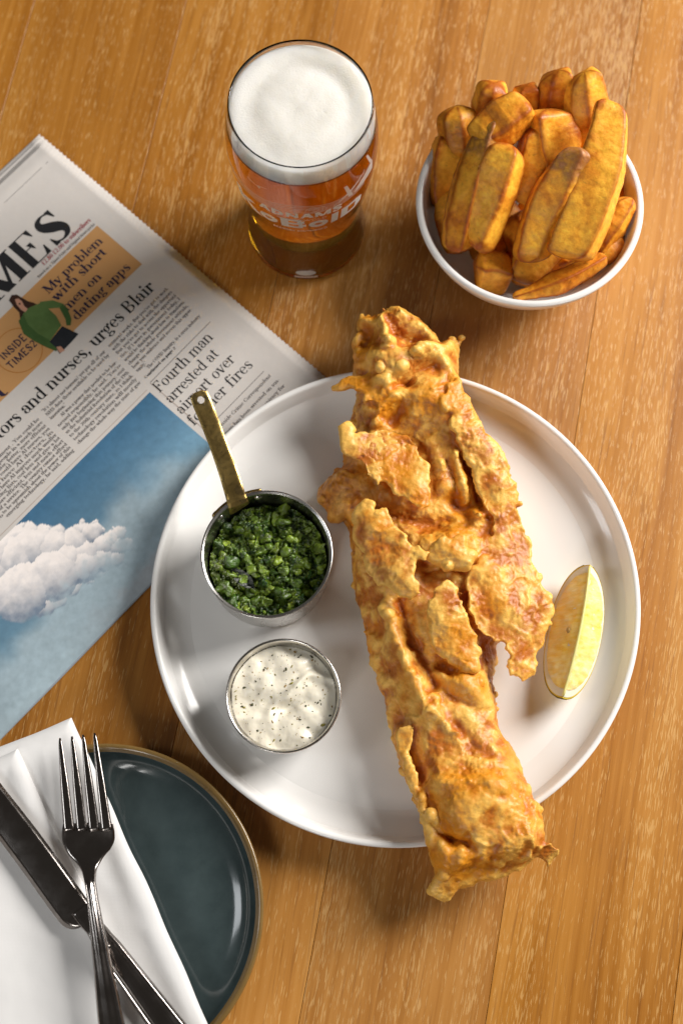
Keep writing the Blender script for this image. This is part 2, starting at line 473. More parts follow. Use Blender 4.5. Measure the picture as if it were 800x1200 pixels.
M['chip'] = mat_vcol('fried_potato', 0.46, sss=0.3, sss_r=(0.003, 0.002, 0.0008), spec=0.35, bscale=360, bdist=0.0008, bstr=0.5, coat=0.05, warm=True)
M['lemon_flesh'] = None
M['pith'] = mat_simple('lemon_pith', (0.86, 0.80, 0.60), 0.6, noise_amt=0.1, nscale=500, bump_d=0.0003, sss=0.3)
M['membrane'] = mat_simple('lemon_membrane', (0.88, 0.74, 0.26), 0.35, noise_amt=0.1, nscale=300, sss=0.4)
M['rind'] = mat_simple('lemon_rind', (0.80, 0.58, 0.05), 0.35, noise_amt=0.12, nscale=600, bump_d=0.0008)
M['seed'] = mat_simple('lemon_seed', (0.45, 0.27, 0.07), 0.4, noise_amt=0.2)
def mat_lemon():
    m, nt, b = new_mat('lemon_flesh')
    tc = node(nt, 'ShaderNodeTexCoord')
    n = noise_tex(nt, mapping(nt, tc.outputs['Object'], (90, 420, 150)), 1.0, 3, 0.6)
    n2 = noise_tex(nt, tc.outputs['Object'], 60, 3, 0.5)
    c = ramp(nt, math_n(nt, 'ADD', math_n(nt, 'MULTIPLY', n, 0.5), math_n(nt, 'MULTIPLY', n2, 0.5)), [(0.35, (0.92, 0.60, 0.09)), (0.5, (0.95, 0.71, 0.25)), (0.68, (0.97, 0.82, 0.48))])
    nt.links.new(c, b.inputs['Base Color']); b.inputs['Roughness'].default_value = 0.22
    b.inputs['Subsurface Weight'].default_value = 0.5; b.inputs['Subsurface Radius'].default_value = (0.006, 0.005, 0.0015); b.inputs['Subsurface Scale'].default_value = 1
    bump(nt, n, 0.5, 0.0007, b)
    return m
M['lemon_flesh'] = mat_lemon()
M['pea'] = mat_vcol('crushed_peas', 0.38, sss=0.2, sss_r=(0.001, 0.003, 0.0008), bscale=420, bdist=0.0012, bstr=0.7, coat=0.35)
M['leaf'] = mat_simple('dark_mint_leaf', (0.012, 0.02, 0.010), 0.3, noise_amt=0.4, nscale=700, bump_d=0.001)
M['sauce'] = mat_simple('tartare_sauce', (0.86, 0.80, 0.66), 0.28, noise_amt=0.07, nscale=220, bump_d=0.0001, sss=0.3, sss_r=(0.003, 0.0028, 0.002))
M['mustard'] = mat_simple('mustard_grain', (0.36, 0.22, 0.05), 0.45, noise_amt=0.4, nscale=500)
M['herb'] = mat_simple('chopped_herb', (0.075, 0.075, 0.022), 0.5, noise_amt=0.5, nscale=500)
M['gherkin'] = mat_simple('chopped_gherkin', (0.30, 0.25, 0.03), 0.35, noise_amt=0.3, nscale=400)

# ------------------------------------------------------------------ table of oak planks
SL = 0.19                                     # grain runs along (SL, 1)
gd = np.array((SL, 1.0, 0)) / math.hypot(SL, 1); gp = np.array((gd[1], -gd[0], 0))
table = bpy.data.objects.new('table', None); C.objects.link(table); table['kind'] = 'structure'
table['label'] = 'warm brown oak table top of flush planks with pale limed grain'
step_x = 0.1063; pw = step_x * gp[0]; plen = 1.9
bm = bmesh.new(); bmesh.ops.create_cube(bm, size=1.0)
for v in bm.verts: v.co = (v.co.x * (pw - 0.00025), v.co.y * plen, v.co.z * 0.03 - 0.015)
bmesh.ops.bevel(bm, geom=[e for e in bm.edges if abs(e.verts[0].co.z) < 1e-6 and abs(e.verts[1].co.z) < 1e-6], offset=0.00025, segments=1, affect='EDGES')
plank_me = bpy.data.meshes.new('plank'); bm.to_mesh(plank_me); bm.free(); plank_me.materials.append(M['wood'])
tones = {-1: (0.88, 1.05), 0: (0.90, 1.05), 1: (1.06, 1.03), 2: (0.96, 1.02), 3: (1.0, 1.06)}
for k in range(-5, 8):
    o = bpy.data.objects.new('plank', plank_me); C.objects.link(o); o.parent = table
    cx = -0.082 + step_x * (k - 0.5)
    ctr = np.array((cx, 0.2, 0))
    o.location = ctr; o.rotation_euler = (0, 0, -math.atan(SL))
    t = tones.get(k, (0.95 + 0.1 * random.random(), 1.05)); o['tone'] = t[0]; o['saturation'] = t[1]

# ------------------------------------------------------------------ lettering: a small pen-stroke font
def glyph_strokes():
    G = {}
    v = lambda x, a, b, k=1: ('v', x, a, b, k)
    h = lambda a, b, y: ('h', a, b, y)
    d = lambda x0, y0, x1, y1, k: ('d', x0, y0, x1, y1, k)
    A = lambda cx, cy, rx, ry, a0, a1: ('a', cx, cy, rx, ry, a0, a1)
    s = lambda x, y, w=.11: ('s', x, y, w)
    o = lambda x, y: ('o', x, y)
    G['a'] = (.46, [A(.20, .32, .14, .13, 165, 0), v(.34, .05, .32), A(.20, .13, .14, .13, 60, 320), d(.34, .06, .44, .0, .5), o(.09, .33)])
    G['b'] = (.50, [v(.11, 0, .70), A(.26, .225, .16, .225, 140, -140), s(.06, .69, .07)])
    G['c'] = (.42, [A(.23, .225, .17, .225, 45, 318), o(.35, .35)])
    G['d'] = (.52, [v(.39, 0, .70), A(.24, .225, .17, .225, 40, 320), s(.34, .69, .07), s(.44, .01, .07)])
    G['e'] = (.44, [A(.23, .225, .17, .225, 0, 318), h(.08, .40, .24)])
    G['f'] = (.34, [v(.14, 0, .56), A(.24, .56, .10, .14, 180, 40), h(.03, .29, .44), s(.14, .01), o(.31, .62)])
    G['g'] = (.46, [A(.20, .29, .13, .16, 0, 360), A(.21, -.08, .17, .10, 0, 360), d(.10, .14, .12, .03, .5), h(.12, .34, .03), o(.40, .42)])
    G['h'] = (.54, [v(.11, 0, .70), A(.26, .28, .15, .17, 150, 0), v(.41, 0, .29), s(.11, .01), s(.41, .01), s(.06, .69, .07)])
    G['i'] = (.28, [v(.14, 0, .44), o(.14, .61), s(.14, .01), s(.09, .43, .07)])
    G['j'] = (.26, [v(.15, -.1, .44), o(.15, .61), A(.07, -.1, .08, .1, 0, -120)])
    G['k'] = (.52, [v(.11, 0, .70), d(.14, .2, .42, .44, .4), d(.24, .28, .44, .0, 1), s(.11, .01), s(.42, .01)])
    G['l'] = (.28, [v(.14, 0, .70), s(.14, .01), s(.09, .69, .07)])
    G['m'] = (.80, [v(.11, 0, .44), A(.25, .28, .14, .17, 150, 0), v(.39, 0, .29), A(.53, .28, .14, .17, 150, 0), v(.67, 0, .29), s(.11, .01), s(.39, .01, .09), s(.67, .01), s(.06, .43, .07)])
    G['n'] = (.54, [v(.11, 0, .44), A(.26, .28, .15, .17, 150, 0), v(.41, 0, .29), s(.11, .01), s(.41, .01), s(.06, .43, .07)])
    G['o'] = (.47, [A(.235, .225, .175, .225, 0, 360)])
    G['p'] = (.50, [v(.11, -.2, .44), A(.26, .225, .16, .225, 140, -140), s(.11, -.19), s(.06, .43, .07)])
    G['q'] = (.50, [v(.39, -.2, .44), A(.24, .225, .17, .225, 40, 320), s(.39, -.19)])
    G['r'] = (.38, [v(.12, 0, .44), A(.26, .30, .13, .13, 160, 60), s(.12, .01), s(.07, .43, .07), o(.33, .37)])
    G['s'] = (.38, [('p', [(x * .72, y * .69, w * .85) for x, y, w in [(.45, .49, .4), (.41, .595, .3), (.28, .645, .3), (.155, .60, .65), (.125, .51, .95), (.175, .42, 1.2), (.28, .335, 1.3), (.385, .25, 1.2), (.43, .155, .95), (.395, .06, .65), (.27, .015, .3), (.14, .06, .3), (.085, .18, .4)]])])
    G['t'] = (.33, [v(.14, .08, .56), h(.03, .29, .43), A(.22, .09, .08, .09, 180, 320)])
    G['u'] = (.54, [v(.12, .15, .44), A(.26, .15, .14, .15, 180, 340), v(.41, 0, .44), s(.07, .43, .07), s(.36, .43, .07), s(.46, .01, .07)])
    G['v'] = (.48, [d(.07, .44, .24, 0, 1), d(.41, .44, .24, 0, .4), s(.08, .43), s(.40, .43, .08)])
    G['w'] = (.70, [d(.07, .44, .22, 0, 1), d(.35, .44, .22, 0, .4), d(.33, .44, .48, 0, 1), d(.63, .44, .48, 0, .4), s(.08, .43), s(.62, .43, .08)])
    G['x'] = (.48, [d(.07, .44, .40, 0, 1), d(.40, .44, .08, 0, .4), s(.08, .43), s(.40, .01)])
    G['y'] = (.48, [d(.07, .44, .25, .02, 1), d(.41, .44, .16, -.18, .4), s(.08, .43), s(.40, .43, .08), o(.12, -.17)])
    G['z'] = (.42, [h(.06, .36, .43), h(.06, .36, .015), d(.34, .43, .08, .01, 1)])
    G['A'] = (.66, [d(.10, 0, .33, .66, .4), d(.33, .66, .56, 0, 1.1), h(.18, .46, .22), s(.10, .01), s(.56, .01)])
    G['B'] = (.60, [v(.14, 0, .66), A(.28, .50, .18, .16, 90, -90), A(.30, .17, .21, .17, 90, -90), h(.06, .30, .65), h(.06, .32, .01), h(.12, .30, .34)])
    G['C'] = (.62, [A(.33, .33, .25, .33, 50, 310), v(.53, .46, .62, .4), v(.54, .08, .16, .3)])
    G['D'] = (.68, [v(.14, 0, .66), A(.26, .33, .32, .33, 90, -90), h(.06, .28, .65), h(.06, .28, .01)])
    G['E'] = (.58, [v(.14, 0, .66), h(.06, .50, .65), h(.06, .52, .01), h(.14, .38, .34), ('w', .50, .66, .48), ('w', .52, 0, .20), ('w', .38, .42, .26)])
    G['F'] = (.54, [v(.14, 0, .66), h(.06, .50, .65), h(.14, .38, .34), ('w', .50, .66, .48), ('w', .38, .42, .26), s(.14, .01, .13)])
    G['G'] = (.68, [A(.34, .33, .26, .33, 50, 320), v(.56, .03, .28), s(.56, .28), v(.54, .48, .63, .4)])
    G['H'] = (.72, [v(.15, 0, .66), v(.57, 0, .66), h(.15, .57, .34), s(.15, .01), s(.57, .01), s(.15, .65), s(.57, .65)])
    G['I'] = (.32, [v(.16, 0, .66), s(.16, .01, .13), s(.16, .65, .13)])
    G['L'] = (.54, [v(.14, 0, .66), h(.06, .48, .01), s(.14, .65, .13), ('w', .48, 0, .2)])
    G['M'] = (.86, [v(.12, 0, .66, .4), d(.12, .66, .42, 0, 1.15), d(.42, .0, .70, .66, .4), v(.72, 0, .66, 1.1), s(.12, .01), s(.72, .01, .14), s(.10, .65, .1), s(.74, .65, .12)])
    G['N'] = (.70, [v(.13, 0, .66, .4), d(.13, .66, .57, 0, 1.1), v(.57, 0, .66, .4), s(.13, .01), s(.57, .65), s(.10, .65, .1)])
    G['O'] = (.70, [A(.35, .33, .28, .33, 0, 360)])
    G['P'] = (.58, [v(.14, 0, .66), A(.28, .48, .20, .18, 90, -90), h(.06, .30, .65), h(.12, .30, .30), s(.14, .01, .13)])
    G['R'] = (.64, [v(.14, 0, .66), A(.28, .49, .19, .17, 90, -90), h(.06, .30, .65), h(.12, .30, .32), d(.32, .32, .56, 0, 1.1), s(.14, .01, .13)])
    SP = [(.45, .49, .15), (.41, .595, .22), (.28, .645, .25), (.155, .60, .65), (.125, .51, .95), (.175, .42, 1.25), (.28, .335, 1.4), (.385, .25, 1.25), (.43, .155, .95), (.395, .06, .65), (.27, .015, .25), (.14, .06, .22), (.085, .18, .15)]
    G['S'] = (.54, [('p', SP), ('w', .46, .66, .47), ('x', .075, 0, .19)])
    G['T'] = (.62, [v(.31, 0, .66), h(.05, .57, .65), ('w', .57, .66, .48), ('x', .05, .66, .48), s(.31, .01, .13)])
    G['U'] = (.70, [v(.14, .2, .66), A(.35, .2, .21, .2, 180, 360), v(.56, .2, .66, .4), s(.14, .65, .13), s(.56, .65)])
    G['W'] = (.94, [d(.08, .66, .27, 0, 1), d(.47, .66, .27, 0, .4), d(.45, .66, .66, 0, 1), d(.86, .66, .66, 0, .4), s(.08, .65), s(.86, .65)])
    G['Y'] = (.62, [d(.08, .66, .31, .3, 1), d(.54, .66, .31, .3, .4), v(.31, 0, .32), s(.31, .01, .13), s(.08, .65), s(.54, .65)])
    G['V'] = (.62, [d(.08, .66, .31, 0, 1), d(.54, .66, .31, 0, .4), s(.08, .65), s(.54, .65)])
    G['2'] = (.50, [A(.24, .48, .17, .18, 160, -30), d(.39, .39, .08, .02, .8), h(.06, .42, .02)])
    G['0'] = (.50, [A(.25, .33, .18, .33, 0, 360)])
    G['8'] = (.50, [A(.25, .49, .15, .17, 0, 360), A(.25, .16, .18, .16, 0, 360)])
    G['1'] = (.36, [v(.18, 0, .66), s(.18, .01), d(.06, .58, .18, .65, .4)])
    G['9'] = (.50, [A(.25, .46, .17, .20, 0, 360), d(.41, .42, .22, 0, .7)])
    G[','] = (.24, [o(.11, .04), d(.14, .03, .07, -.12, .5)])
    G['.'] = (.24, [o(.11, .04)])
    G["'"] = (.20, [d(.11, .70, .08, .54, .6)])
    G['"'] = (.30, [d(.09, .70, .07, .54, .6), d(.21, .70, .19, .54, .6)])
    G['-'] = (.32, [h(.05, .27, .22)])
    G['?'] = (.44, [A(.21, .52, .14, .14, 170, -60), v(.22, .16, .36, .7), o(.22, .04)])
    G['£'] = (.50, [A(.28, .50, .14, .16, 20, 180), v(.15, .05, .5, .8), h(.05, .36, .31), h(.05, .44, .02)])
    G[' '] = (.26, [])
    return G
GLY = glyph_strokes()

def text_polys(txt, T=0.10, t=0.028, serif=True, seg=10, track=0.0, slant=0.0):
    """2D polygons (unit em) and the width"""
    out = []; x = 0.0
    for ch in txt:
        w, st = GLY.get(ch, GLY['o'])
        for q in st:
            k = q[0]
            if k == 'v':
                hw = max(T * q[4], t) / 2; out.append([(x + q[1] - hw, q[2]), (x + q[1] + hw, q[2]), (x + q[1] + hw, q[3]), (x + q[1] - hw, q[3])])
            elif k == 'h':
                out.append([(x + q[1], q[3] - t / 2), (x + q[2], q[3] - t / 2), (x + q[2], q[3] + t / 2), (x + q[1], q[3] + t / 2)])
            elif k == 's':
                if serif: out.append([(x + q[1] - q[3], q[2] - t / 2), (x + q[1] + q[3], q[2] - t / 2), (x + q[1] + q[3], q[2] + t / 2), (x + q[1] - q[3], q[2] + t / 2)])
            elif k in 'wx':
                if serif:
                    sgn = -1 if k == 'w' else 1
                    out.append([(x + q[1], q[2]), (x + q[1], q[3]), (x + q[1] + sgn * 0.02, q[3]), (x + q[1] + sgn * 0.10, q[2])])
            elif k == 'd':
                x0, y0, x1, y1 = x + q[1], q[2], x + q[3], q[4]
                hw = max(T * q[5], t) / 2 * (1.15 if serif else 1.0)
                out.append([(x0 - hw, y0), (x0 + hw, y0), (x1 + hw, y1), (x1 - hw, y1)])
            elif k == 'o':
                if serif or ch in "i,.j":
                    r = T * 0.62
                    n = 6 if seg < 8 else 10
                    out.append([(x + q[1] + r * math.cos(2 * PI * i / n), q[2] + r * math.sin(2 * PI * i / n)) for i in range(n)])
            elif k == 'p':
                pts = smooth_profile([(px_, py_) for px_, py_, _ in q[1]], 2 if seg < 8 else 4)
                wk = [w_ for *_, w_ in q[1]]; ns_ = 2 if seg < 8 else 4
                L = []; R_ = []
                for i, (px_, py_) in enumerate(pts):
                    wd = max(np.interp(i / ns_, range(len(wk)), wk) * T, t) / 2
                    a_ = pts[max(i - 1, 0)]; b_ = pts[min(i + 1, len(pts) - 1)]
                    dx_, dy_ = b_[0] - a_[0], b_[1] - a_[1]; ll = math.hypot(dx_, dy_) + 1e-9
                    L.append((x + px_ - dy_ / ll * wd, py_ + dx_ / ll * wd)); R_.append((x + px_ + dy_ / ll * wd, py_ - dx_ / ll * wd))
                for i in range(len(pts) - 1): out.append([L[i], L[i + 1], R_[i + 1], R_[i]])
            elif k == 'a':
                cx, cy, rx, ry, a0, a1 = q[1:]
                n = max(3, int(abs(a1 - a0) / 360 * seg * 2))
                L = []; R = []
                for i in range(n + 1):
                    a = math.radians(a0 + (a1 - a0) * i / n)
                    c, s_ = math.cos(a), math.sin(a)
                    wd = t + (T - t) * abs(c) ** 1.6
                    L.append((x + cx + rx * c + wd * 0.35 * c, cy + (ry - t / 2) * s_ + t * 0.5 * s_))
                    R.append((x + cx + rx * c - wd * 0.65 * c, cy + (ry - t / 2) * s_ - t * 0.5 * s_))
                for i in range(n):
                    out.append([L[i], L[i + 1], R[i + 1], R[i]])
        x += w + track
    if slant: out = [[(px + slant * py, py) for px, py in p] for p in out]
    return out, x - track

# ------------------------------------------------------------------ newspaper
PZ = 0.0046
O_np = at(50, 168, PZ); R_np = at(370, 440, PZ)
dv = (R_np - O_np)[:2]; dv /= np.linalg.norm(dv)            # down the page
du = np.array((-dv[1], dv[0]))                               # along the lines of type
PAGE_L = 0.480; 
bl = at(90, 771, PZ)[:2] - O_np[:2]; PAGE_H = float(bl @ dv)   # fold edge
def uv_of(px, py):
    q = at(px, py, PZ)[:2] - O_np[:2]; return float(q @ du), float(q @ dv)
def page_z(u, v):
    u = np.asarray(u, float); v = np.asarray(v, float)
    z = PZ + 0.0010 * np.sin(u * 21 + 1) * np.sin(v * 13 + 0.6) + 0.0006 * np.sin(v * 37 + u * 9) + 0.0005 * np.sin(u * 46 - v * 22)
    z = z - 0.0028 * sstep(PAGE_H - 0.012, PAGE_H + 0.001, v) ** 2      # rolls over at the fold
    z = z + 0.0006 * np.exp(-((v - 0.008) / 0.005) ** 2) - 0.0007 * np.exp(-((u + 0.0098) / 0.0015) ** 2)
    return z
def page_pt(u, v, dz=0.0):
    return np.stack([O_np[0] + u * du[0] + v * dv[0], O_np[1] + u * du[1] + v * dv[1], page_z(u, v) + dz], 1)

news = thing('newspaper', 'folded broadsheet newspaper with blue sky picture lying under the rim of the white plate', 'newspaper', tuple(at(120, 500, 0)))
def page_sheet(name, u0, u1, v0, v1, zoff, mat, zig=0.0, nu=110, nv=110, fun=None):
    us = np.linspace(u0, u1, nu); vv = np.linspace(v0, v1, nv)
    U, Vv = np.meshgrid(us, vv)
    if zig:
        k = np.arange(nv)
        U[:, -1] += np.where(k % 2 == 0, zig, -zig)
    z = fun(U.ravel(), Vv.ravel()) if fun else page_z(U.ravel(), Vv.ravel())
    P = np.stack([O_np[0] + U.ravel() * du[0] + Vv.ravel() * dv[0], O_np[1] + U.ravel() * du[1] + Vv.ravel() * dv[1], z + zoff], 1)
    idx = np.arange(nu * nv).reshape(nv, nu)
    Fq = np.stack([idx[:-1, :-1], idx[:-1, 1:], idx[1:, 1:], idx[1:, :-1]], -1).reshape(-1, 4)[:, ::-1]
    Pb = P.copy(); Pb[:, 2] -= 0.00022
    n = len(P); S = []
    for ring in (idx[0, :], idx[:, -1], idx[-1, ::-1], idx[::-1, 0]):
        for a, b in zip(ring[:-1], ring[1:]): S.append((a, b, b + n, a + n))
    return mesh_obj(name, np.concatenate([P, Pb]), Fq.tolist() + (Fq[:, ::-1] + n).tolist() + S, mat, news)
front = page_sheet('front_page', -PAGE_L, 0.0, 0.0, PAGE_H, 0, M['paper'], 0.0007, 120, 170)
for i, (ou, ov) in enumerate(((0.0022, -0.0018), (0.0012, 0.0005), (0.0034, -0.0060), (0.0018, -0.0030), (0.0044, -0.0085))):
    zz = 0.00075 * (i + 1)
    page_sheet('inner_page', -PAGE_L + 0.003, ou, ov, PAGE_H - 0.004 - 0.001 * i, 0, M['paper'], 0.0007, 60, 150,
               fun=lambda u, v, zz=zz, i=i: np.maximum(page_z(u, v) * (1 - zz / 0.0046) + 0.0003 * np.sin(v * 17 + i * 2), 0.0006) - 0.0002)
# rounded fold along the lower edge
fs = np.linspace(-PAGE_L, 0.0, 90); V = []; nf = 9
for u in fs:
    zt = float(page_z(u, PAGE_H)); r = zt / 2 + 0.00005
    for k in range(nf):
        a = PI / 2 - PI * k / (nf - 1)
        vv = PAGE_H - 0.0002 + r * math.cos(a) * 1.0; z = max(zt - r + r * math.sin(a), 0.0002)
        V.append((O_np[0] + u * du[0] + vv * dv[0], O_np[1] + u * du[1] + vv * dv[1], z - 0.00002))
Fq = [(i * nf + k, i * nf + k + 1, (i + 1) * nf + k + 1, (i + 1) * nf + k) for i in range(len(fs) - 1) for k in range(nf - 1)]
fold = mesh_obj('page_fold', V, Fq, None, news)

_pz = [0.00012]
def print_polys(name, polys, mat, dz=None):
    if dz is None: dz = 0.00016
    V = []; Fc = []; o = 0
    for j, p in enumerate(polys):
        p = np.asarray(p, float)
        V.append(page_pt(p[:, 0], p[:, 1], dz + (j % 7) * 4e-6)); Fc.append(tuple(range(o, o + len(p)))); o += len(p)
    return mesh_obj(name, np.concatenate(V), Fc, mat, front, smooth=False)
def line_polys(txt, p0, p1, capx, T=0.10, t=0.03, serif=True, seg=8, slant=0.0, fit=True, em=None):
    """text whose baseline runs from photo pixel p0 to p1"""
    u0, v0 = uv_of(*p0); u1, v1 = uv_of(*p1)
    vm = (v0 + v1) / 2
    P, w = text_polys(txt, T, t, serif, seg, 0.0, slant)
    sx = (u1 - u0) / w
    sy = capx * 0.00053 / 0.66
    return [[(u0 + x * sx, vm - y * sy) for x, y in p] for p in P]
def quad_px(pts):
    return [uv_of(*p) for p in pts]

# masthead and panels
print_polys('masthead_lettering', line_polys('TIMES', (-46, 404), (85, 264.5), 44.5, T=0.155, t=0.022, seg=22), M['ink'])
red = line_polys('£2.80 £2.00 to subscribers', (53.5, 313), (106, 258), 6.0, T=0.12, t=0.06, seg=6)
print_polys('price_lettering', red, M['ink_red'])
print_polys('small_lettering', line_polys('Based on 7 Times Print and Digital News packs'.replace('7', 'o'), (48, 328), (110, 262), 3.6, T=0.11, t=0.06, seg=6), M['ink_grey'])
ub0, vb0 = uv_of(113.5, 265.5); ub1, vb1 = uv_of(167.5, 309)
ub = (ub0 + ub1) / 2
def grid_patch(name, u0, u1, v0, v1, mat, dz, nu, nv):
    us = np.linspace(u0, u1, nu); vv = np.linspace(v0, v1, nv); U, Vv = np.meshgrid(us, vv)
    P = page_pt(U.ravel(), Vv.ravel(), dz); idx = np.arange(nu * nv).reshape(nv, nu)
    Fq = np.stack([idx[:-1, :-1], idx[:-1, 1:], idx[1:, 1:], idx[1:, :-1]], -1).reshape(-1, 4)[:, ::-1]
    return mesh_obj(name, P, Fq, mat, front), U, Vv
grid_patch('orange_banner', -PAGE_L + 0.01, ub, vb0, vb1, M['ink_orange'], 0.00008, 90, 20)
for nm, tx, a, b in (('banner_lettering', 'My problem', (58.5, 346.5), (120.5, 282.5)), ('banner_lettering', 'with short', (68, 354.5), (125.5, 296)),
                     ('banner_lettering', 'men on', (79.5, 365.5), (120, 325)), ('banner_lettering', 'dating apps', (90.5, 376), (154, 314))):
    print_polys(nm, line_polys(tx, a, b, 12.2, T=0.125, t=0.04, seg=10), M['ink_navy'])
print_polys('badge_lettering', line_polys('INSIDE', (5, 422.5), (32, 395.5), 9.5, T=0.12, t=0.105, serif=False), M['ink_navy'], 0.0002)
print_polys('badge_lettering', line_polys('TIMES2', (13, 433), (44, 402.5), 9.5, T=0.12, t=0.105, serif=False), M['ink_navy'], 0.0002)
print_polys('banner_lettering', line_polys('tt', (-9, 480), (11, 458), 26, T=0.11, t=0.04), M['ink_navy'])
cu, cv = uv_of(22, 410)
ring = []
for k in range(40):
    a, b = 2 * PI * k / 40, 2 * PI * (k + 1) / 40; r0, r1 = 0.0150, 0.0156
    ring.append([(cu + r0 * math.cos(a), cv + r0 * math.sin(a)), (cu + r1 * math.cos(a), cv + r1 * math.sin(a)), (cu + r1 * math.cos(b), cv + r1 * math.sin(b)), (cu + r0 * math.cos(b), cv + r0 * math.sin(b))])
print_polys('badge_ring', ring, M['ink_orange_dark'], 0.00018)
# printed figure in a green jumper on the banner
def fig(name, pts, mat, dz): print_polys(name, [quad_px(pts)], mat, dz)
fig('printed_figure', [(11, 352), (14, 346), (20, 345.5), (26, 349), (33, 353), (40, 355), (46, 358), (45, 362), (38, 365), (30, 370), (24, 374), (23, 366), (17, 360)], M['ink_hair'], 0.00022)
fig('printed_figure', [(27, 368), (34, 361), (48, 355), (56, 361), (66, 370), (72, 381), (57, 401), (46, 395), (34, 385)], M['ink_green'], 0.00025)
fig('printed_figure', [(47, 354), (62, 352), (74, 356), (76, 361), (66, 361), (56, 362)], M['ink_green'], 0.000256)
fig('printed_figure', [(74, 356), (80, 363), (84, 374), (83, 381), (78, 381), (77, 374), (70, 361)], M['ink_green_dark'], 0.000262)
fig('printed_figure', [(22, 376), (28, 368), (33, 380), (44, 390), (58, 398), (68, 407), (66, 411), (54, 406), (40, 399), (28, 391)], M['ink_green_dark'], 0.000262)
fig('printed_figure', [(18, 351), (22, 350), (26, 353), (29, 359), (33, 362), (30, 366), (25, 363), (20, 357)], M['ink_skin'], 0.00029)
fig('printed_figure', [(73, 382), (82, 386), (92, 391), (84, 400), (70, 414), (66, 407), (58, 400)], M['ink_denim'], 0.00027)
fig('printed_figure', [(66, 406), (71, 405), (76, 410), (70, 413)], M['ink_skin'], 0.0003)
fig('printed_figure', [(22, 355.5), (24, 355), (25, 357), (23, 357.5)], M['ink_hair'], 0.0003)

# headline
print_polys('headline_lettering', line_polys('doctors and nurses, urges Blair', (-18, 543), (178, 333.5), 16.6, T=0.115, t=0.034, seg=12), M['ink'])
for tx, a, b in (('Fourth man', (187, 460), (251, 396.5)), ('arrested at', (200.5, 473), (258, 416)), ('airport over', (213, 486), (277, 422.5)), ('former fires', (226, 498.5), (299, 430))):
    print_polys('headline_lettering', line_polys(tx, a, b, 14.5, T=0.085, t=0.03, seg=12), M['ink'])
# rules
def rule(p0, p1, wpx, mat, name='rule_line'):
    u0, v0 = uv_of(*p0); u1, v1 = uv_of(*p1); w = wpx * 0.00053 / 2
    n = 12; P = []
    for k in range(n):
        a = k / n; b = (k + 1) / n
        ua, va, ub_, vb_ = u0 + (u1 - u0) * a, v0 + (v1 - v0) * a, u0 + (u1 - u0) * b, v0 + (v1 - v0) * b
        if abs(u1 - u0) > abs(v1 - v0): va = vb_ = (v0 + v1) / 2; P.append([(ua, va - w), (ub_, va - w), (ub_, va + w), (ua, va + w)])
        else: ua = ub_ = (u0 + u1) / 2; P.append([(ua - w, va), (ua - w, vb_), (ua + w, vb_), (ua + w, va)])
    print_polys(name, P, mat, 0.0001)
rule((176, 447), (247, 378), 0.8, M['ink_grey']); rule((254, 488), (311, 437), 0.8, M['ink_grey'])
rule((-60, 690), (171, 455), 0.8, M['ink_rule']); rule((176, 448), (240, 504), 0.8, M['ink_rule'])
rule((8, 240), (54, 188), 0.6, M['ink_grey'])

# body columns
col1 = ["rules as government . You could be", "delivered to people in a much more", "efficient, faster, better, more efficient", "way. You could have AI nurses, you",
        "could have AI doctors, in", "would have AI improve much smaller", "waiting lists, cost less and give a lot", "more efficient, less and much effort", "of a service. The country cannot afford",
        "to be squeamish about the power of this", "emerging technology, he said, adding"]
col2 = ['"It\'s almost not human? yet put all of our', 'NHS data those available to be used by', 'innovation."', '  AI was a power that needed to be har-', 'nessed responsibly, he said. "You\'re', 'only just beginning this journey. Just',
        'as the Industrial Revolution of the 19th', 'to the 20th-century state, so I think', 'technology revolution will mostly', 'change the whole way the state of gov']
col3 = ['ernment works. But you\'ve got to work', 'with the risks to deal with the dangers', 'But you\'ve got to access the opportuni', 'ties. If I were in government today, I', 'would be thinking about how to transform', 'change the whole government attitude,', 'how you embrace and access this oppor-', 'tunity."', '  The COVID Inquiry, is a cross-industry']
def column(name, lines, s0, e0, s1, cap, mat, T=0.12, t=0.055, full=None):
    su0, sv0 = uv_of(*s0); eu, ev = uv_of(*e0); su1, sv1 = uv_of(*s1)
    w = eu - su0; P = []
    for i, L in enumerate(lines):
        v = sv0 + (sv1 - sv0) * i / (len(lines) - 1)
        pol, tw = text_polys(L.strip(), T, t, True, 5)
        ind = 0.006 if L.startswith('  ') else 0.0
        sy = cap * 0.00053 / 0.66; sx = (w - ind) / tw
        if len(L) < 25: sx = sy * 0.8
        P += [[(su0 + ind + x * sx, v - y * sy) for x, y in p] for p in pol]
    print_polys(name, P, mat)
column('article_text', col1, (-32, 568), (45.5, 490), (15, 600), 4.3, M['ink_grey'])
column('article_text', col2, (51, 483), (122, 410), (93, 520), 4.3, M['ink_grey'])
column('article_text', col3, (128.5, 406.5), (195, 336.5), (166, 440), 4.3, M['ink_grey'])
print_polys('article_text', line_polys('Continued on page 2', (170.5, 443), (207, 408.5), 3.7, T=0.14, t=0.06, seg=6), M['ink'])
print_polys('article_text', line_polys('Burnside Crime Correspondent', (250, 505), (321, 443.5), 4.6, T=0.1, t=0.05, seg=6, slant=0.15), M['ink_grey'])
print_polys('article_text', line_polys('A man has been arrested on sus-', (258, 512), (331, 448), 4.4, T=0.12, t=0.055, seg=6), M['ink_grey'])
print_polys('article_text', line_polys('picion of being in conspiracy for', (264, 519), (337, 455), 4.4, T=0.12, t=0.055, seg=6), M['ink_grey'])
print_polys('article_text', line_polys('ic pro', (-12, 620), (5, 604), 4.4, T=0.12, t=0.055, seg=6), M['ink_grey'])

